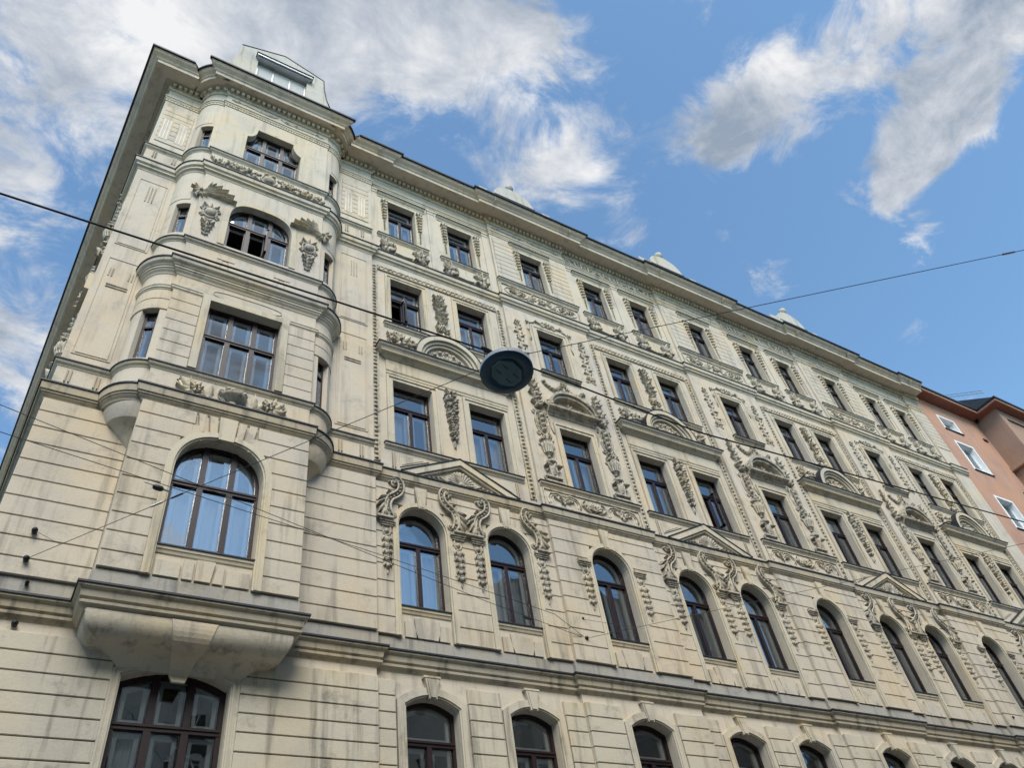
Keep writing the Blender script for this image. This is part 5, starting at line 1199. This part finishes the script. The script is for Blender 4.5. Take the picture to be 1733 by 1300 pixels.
# ------------------------------------------------------------------ street lamp and wires
LP = Vector((3.816, -6.532, 8.11))
lamp = bpy.data.objects.new('hanging_street_lamp', None); COL.objects.link(lamp); lamp.location = LP; lamp.rotation_euler = (math.radians(-3), math.radians(7), 0.35)
tag(lamp, 'oval dark teal street lamp hanging from cables over the street', 'street lamp')
mb = MB(); mb.lathe([(0.0, 0.012), (0.20, 0.012), (0.215, 0.0), (0.235, -0.004), (0.275, 0.004), (0.30, 0.012), (0.304, 0.03), (0.296, 0.045)], (0, 0, 0), 48); mb.build('housing_rim', M['lampbody'], lamp)
mb = MB(); mb.lathe([(0.309, 0.02), (0.309, 0.075), (0.297, 0.10), (0.25, 0.13), (0.16, 0.16), (0.06, 0.172), (0.0, 0.173)], (0, 0, 0), 48); mb.build('cap', M['lamptop'], lamp)
n8 = 8; oc = []
for i in range(n8): a = 2 * PI * (i + 0.5) / n8; oc.append((0.205 * math.cos(a), 0.165 * math.sin(a)))
mb = MB(); mb.add([(x, y, -0.012) for x, y in oc] + [(x * 1.07, y * 1.07, 0.006) for x, y in oc], [tuple(range(8))] + [(i, (i + 1) % 8, 8 + (i + 1) % 8, 8 + i) for i in range(8)]); mb.build('lens', M['lampglass'], lamp)
for x, y, a in ((-0.09, 0.05, 0), (0.09, 0.05, 0), (-0.09, -0.05, 0), (0.09, -0.05, 0)): MB().box(x - 0.045, x + 0.045, y - 0.004, y + 0.004, -0.017, -0.012).build('lens_clip', M['black'], lamp)
MB().tube([(0, 0, 0.15), (0, 0, 0.27)], 0.03, 8).build('hanger', M['steel'], lamp); MB().box(-0.08, 0.08, -0.02, 0.02, 0.25, 0.29).build('cable_clamp', M['steel'], lamp)
for a in (0.6, 2.2, 3.9, 5.4): MB().box(0.29 * math.cos(a) - 0.015, 0.29 * math.cos(a) + 0.015, 0.29 * math.sin(a) - 0.015, 0.29 * math.sin(a) + 0.015, 0.015, 0.06).build('rim_clip', M['black'], lamp)
HK = LP + Vector((0.03, -0.04, 0.24))
def cable(name, pts, r, mat, label, sag=0.0, group=None):
    out_ = []
    for a, b in zip(pts, pts[1:]):
        for i in range(12): q = i / 12; v = Vector(a).lerp(Vector(b), q); v.z -= sag * 4 * q * (1 - q); out_.append(v)
    out_.append(Vector(pts[-1])); base = out_[0]
    o = MB().tube([p - base for p in out_], r, 6).build(name, M[mat], None, base); tag(o, label, 'cable', group); return o
def on(o, w_): return Vector(w_) - o.location
wl, wr = ray(-300, 327 - 101, LP.y - 0.02), ray(2200, 1024, LP.y - 0.02)
w1 = cable('power_cable', [wl, ray(0, 327, LP.y - 0.02), ray(640, 533, LP.y - 0.02), HK + Vector((-0.1, 0, 0.0)), HK + Vector((0.15, 0, -0.03)), ray(1180, 731, LP.y - 0.02), ray(1733, 884, LP.y - 0.02), wr], 0.0115, 'cable', 'thick black cable running lengthwise along the street past the lamp')
lp = []
for i in range(15): a = 2 * PI * i / 14 * 0.9 + 1.2; lp.append(on(w1, HK) + Vector((-0.22 + 0.10 * math.cos(a), 0.02, -0.02 + 0.10 * math.sin(a) - 0.06)))
MB().tube(lp, 0.007, 5).build('cable_loop', M['cable'], w1)
MB().tube([on(w1, HK) + Vector((-0.36, 0, 0.02)), on(w1, HK) + Vector((-0.28, 0, 0.0)), on(w1, HK) + Vector((-0.2, 0, 0))], [0.02, 0.035, 0.02], 6).build('cable_clamp', M['black'], w1)
MB().tube([on(w1, HK) + Vector((-0.26, 0, 0)), on(w1, LP) + Vector((-0.08, 0, 0.16))], 0.007, 5).build('feed_cable', M['cable'], w1)
A1 = Vector((-0.40, YS - 0.12, 8.76)); tgt = ray(1733, 423, -10.2); endw = HK + (tgt - HK) * ((-16.6 - HK.y) / (tgt.y - HK.y))
w2 = cable('span_wire', [A1, HK], 0.005, 'wire', 'thin steel span wire from the left wall bolt up to the lamp')
MB().tube([on(w2, A1.lerp(HK, 0.30)), on(w2, A1.lerp(HK, 0.325))], 0.016, 6).build('turnbuckle', M['steel'], w2); MB().tube([on(w2, A1.lerp(HK, 0.345)), on(w2, A1.lerp(HK, 0.37))], 0.014, 6).build('shackle', M['black'], w2)
w2b = cable('span_wire', [HK, endw], 0.005, 'wire', 'thin steel span wire rising from the lamp to the upper right')
tb = HK.lerp(tgt, 0.965); dv = (tgt - HK).normalized()
MB().tube([on(w2b, tb - dv * 0.10), on(w2b, tb + dv * 0.10)], 0.016, 6).build('turnbuckle', M['steel'], w2b)
A2 = Vector((9.48, YP - 0.14, 9.02))
la, lb = ray(0, 685, -2.2), ray(0, 731, -2.2)
def far(a, b, k): return Vector(a) + (Vector(a) - Vector(b)) * k
w3 = cable('guy_wire', [far(la, A2, 0.4), la, ray(820, 1017, -0.45), A2], 0.0055, 'wire', 'upper of two thin wires crossing the bay towards the right wall bolt')
w4 = cable('guy_wire', [far(lb, A2, 0.4), lb, ray(640, 938, -0.75), ray(939, 1040, -0.25), A2], 0.0055, 'wire', 'lower thin wire crossing the bay, carrying a black insulator')
ia, ib = ray(255, 822, -1.78), ray(280, 830, -1.75); dd = (ib - ia).normalized(); mid_ = (ia + ib) / 2
MB().tube([on(w4, mid_ - dd * 0.075), on(w4, mid_ - dd * 0.045), on(w4, mid_ + dd * 0.045), on(w4, mid_ + dd * 0.075)], [0.022, 0.042, 0.042, 0.022], 8).build('insulator', M['black'], w4)
MB().tube([on(w4, mid_ - dd * 0.20 + Vector((0, 0, 0.022))), on(w4, mid_ - dd * 0.07 + Vector((0, 0, 0.022)))], 0.006, 5).build('shackle', M['steel'], w4); MB().tube([on(w4, mid_ + dd * 0.08), on(w4, mid_ + dd * 0.16)], 0.014, 6).build('shackle', M['steel'], w4)
i2 = ray(893, 1047, -0.32); MB().tube([on(w3, i2 - dd * 0.09), on(w3, i2 + dd * 0.09)], 0.024, 6).build('insulator', M['black'], w3)
tgt2 = ray(1733, 920, -6.0); w5 = cable('guy_wire', [A2, A2 + (tgt2 - A2) * ((-16.6 - A2.y) / (tgt2.y - A2.y))], 0.0045, 'wire', 'thin wire from the right wall bolt climbing across the arched windows')
A3 = Vector((9.50, YP - 0.12, 9.46)); w6 = cable('guy_wire', [A3, A2.lerp(A2 + (tgt2 - A2) * 0.2, 0.6)], 0.004, 'wire', 'short stay wire from the upper right wall bolt')
A4 = Vector((-0.42, YS - 0.12, 9.24)); w7 = cable('guy_wire', [A4, A1.lerp(HK, 0.085)], 0.004, 'wire', 'short stay wire from the upper left wall bolt')
def bolt(p, label, r=0.045):
    p = Vector(p); o = MB(); o.T = Matrix(((1, 0, 0, 0), (0, 0, 1, 0), (0, 1, 0, 0), (0, 0, 0, 1))); o.lathe([(0.0, -0.06), (r * 0.7, -0.05), (r, -0.02), (r * 0.9, 0.03), (r * 0.45, 0.04), (r * 0.4, 0.14)], (0, 0, 0), 10)
    ob = o.build('wall_bolt', M['black'], None, p); tag(ob, label, 'bolt', 'wall bolts'); return ob
bolt(A1, 'black wall bolt left of the bay holding the lamp wire'); bolt(A4, 'upper black wall bolt left of the bay with a short wire'); bolt((-0.29, YS - 0.06, 8.42), 'small black bolt just above the grey band at left', 0.03); bolt((-0.27, YS - 0.05, 7.80), 'bare black bolt below the belt course at far left', 0.045)
bolt(A2, 'black wall bolt between arched windows where thin wires meet'); bolt(A3, 'black wall bolt just above the wire junction bolt', 0.035); bolt((9.44, YP - 0.05, 7.92), 'lone dark bolt under the belt course between arched ground windows', 0.035); bolt((23.9, YS - 0.06, 8.77), 'tiny far bolt near the right edge above the grey band', 0.04)
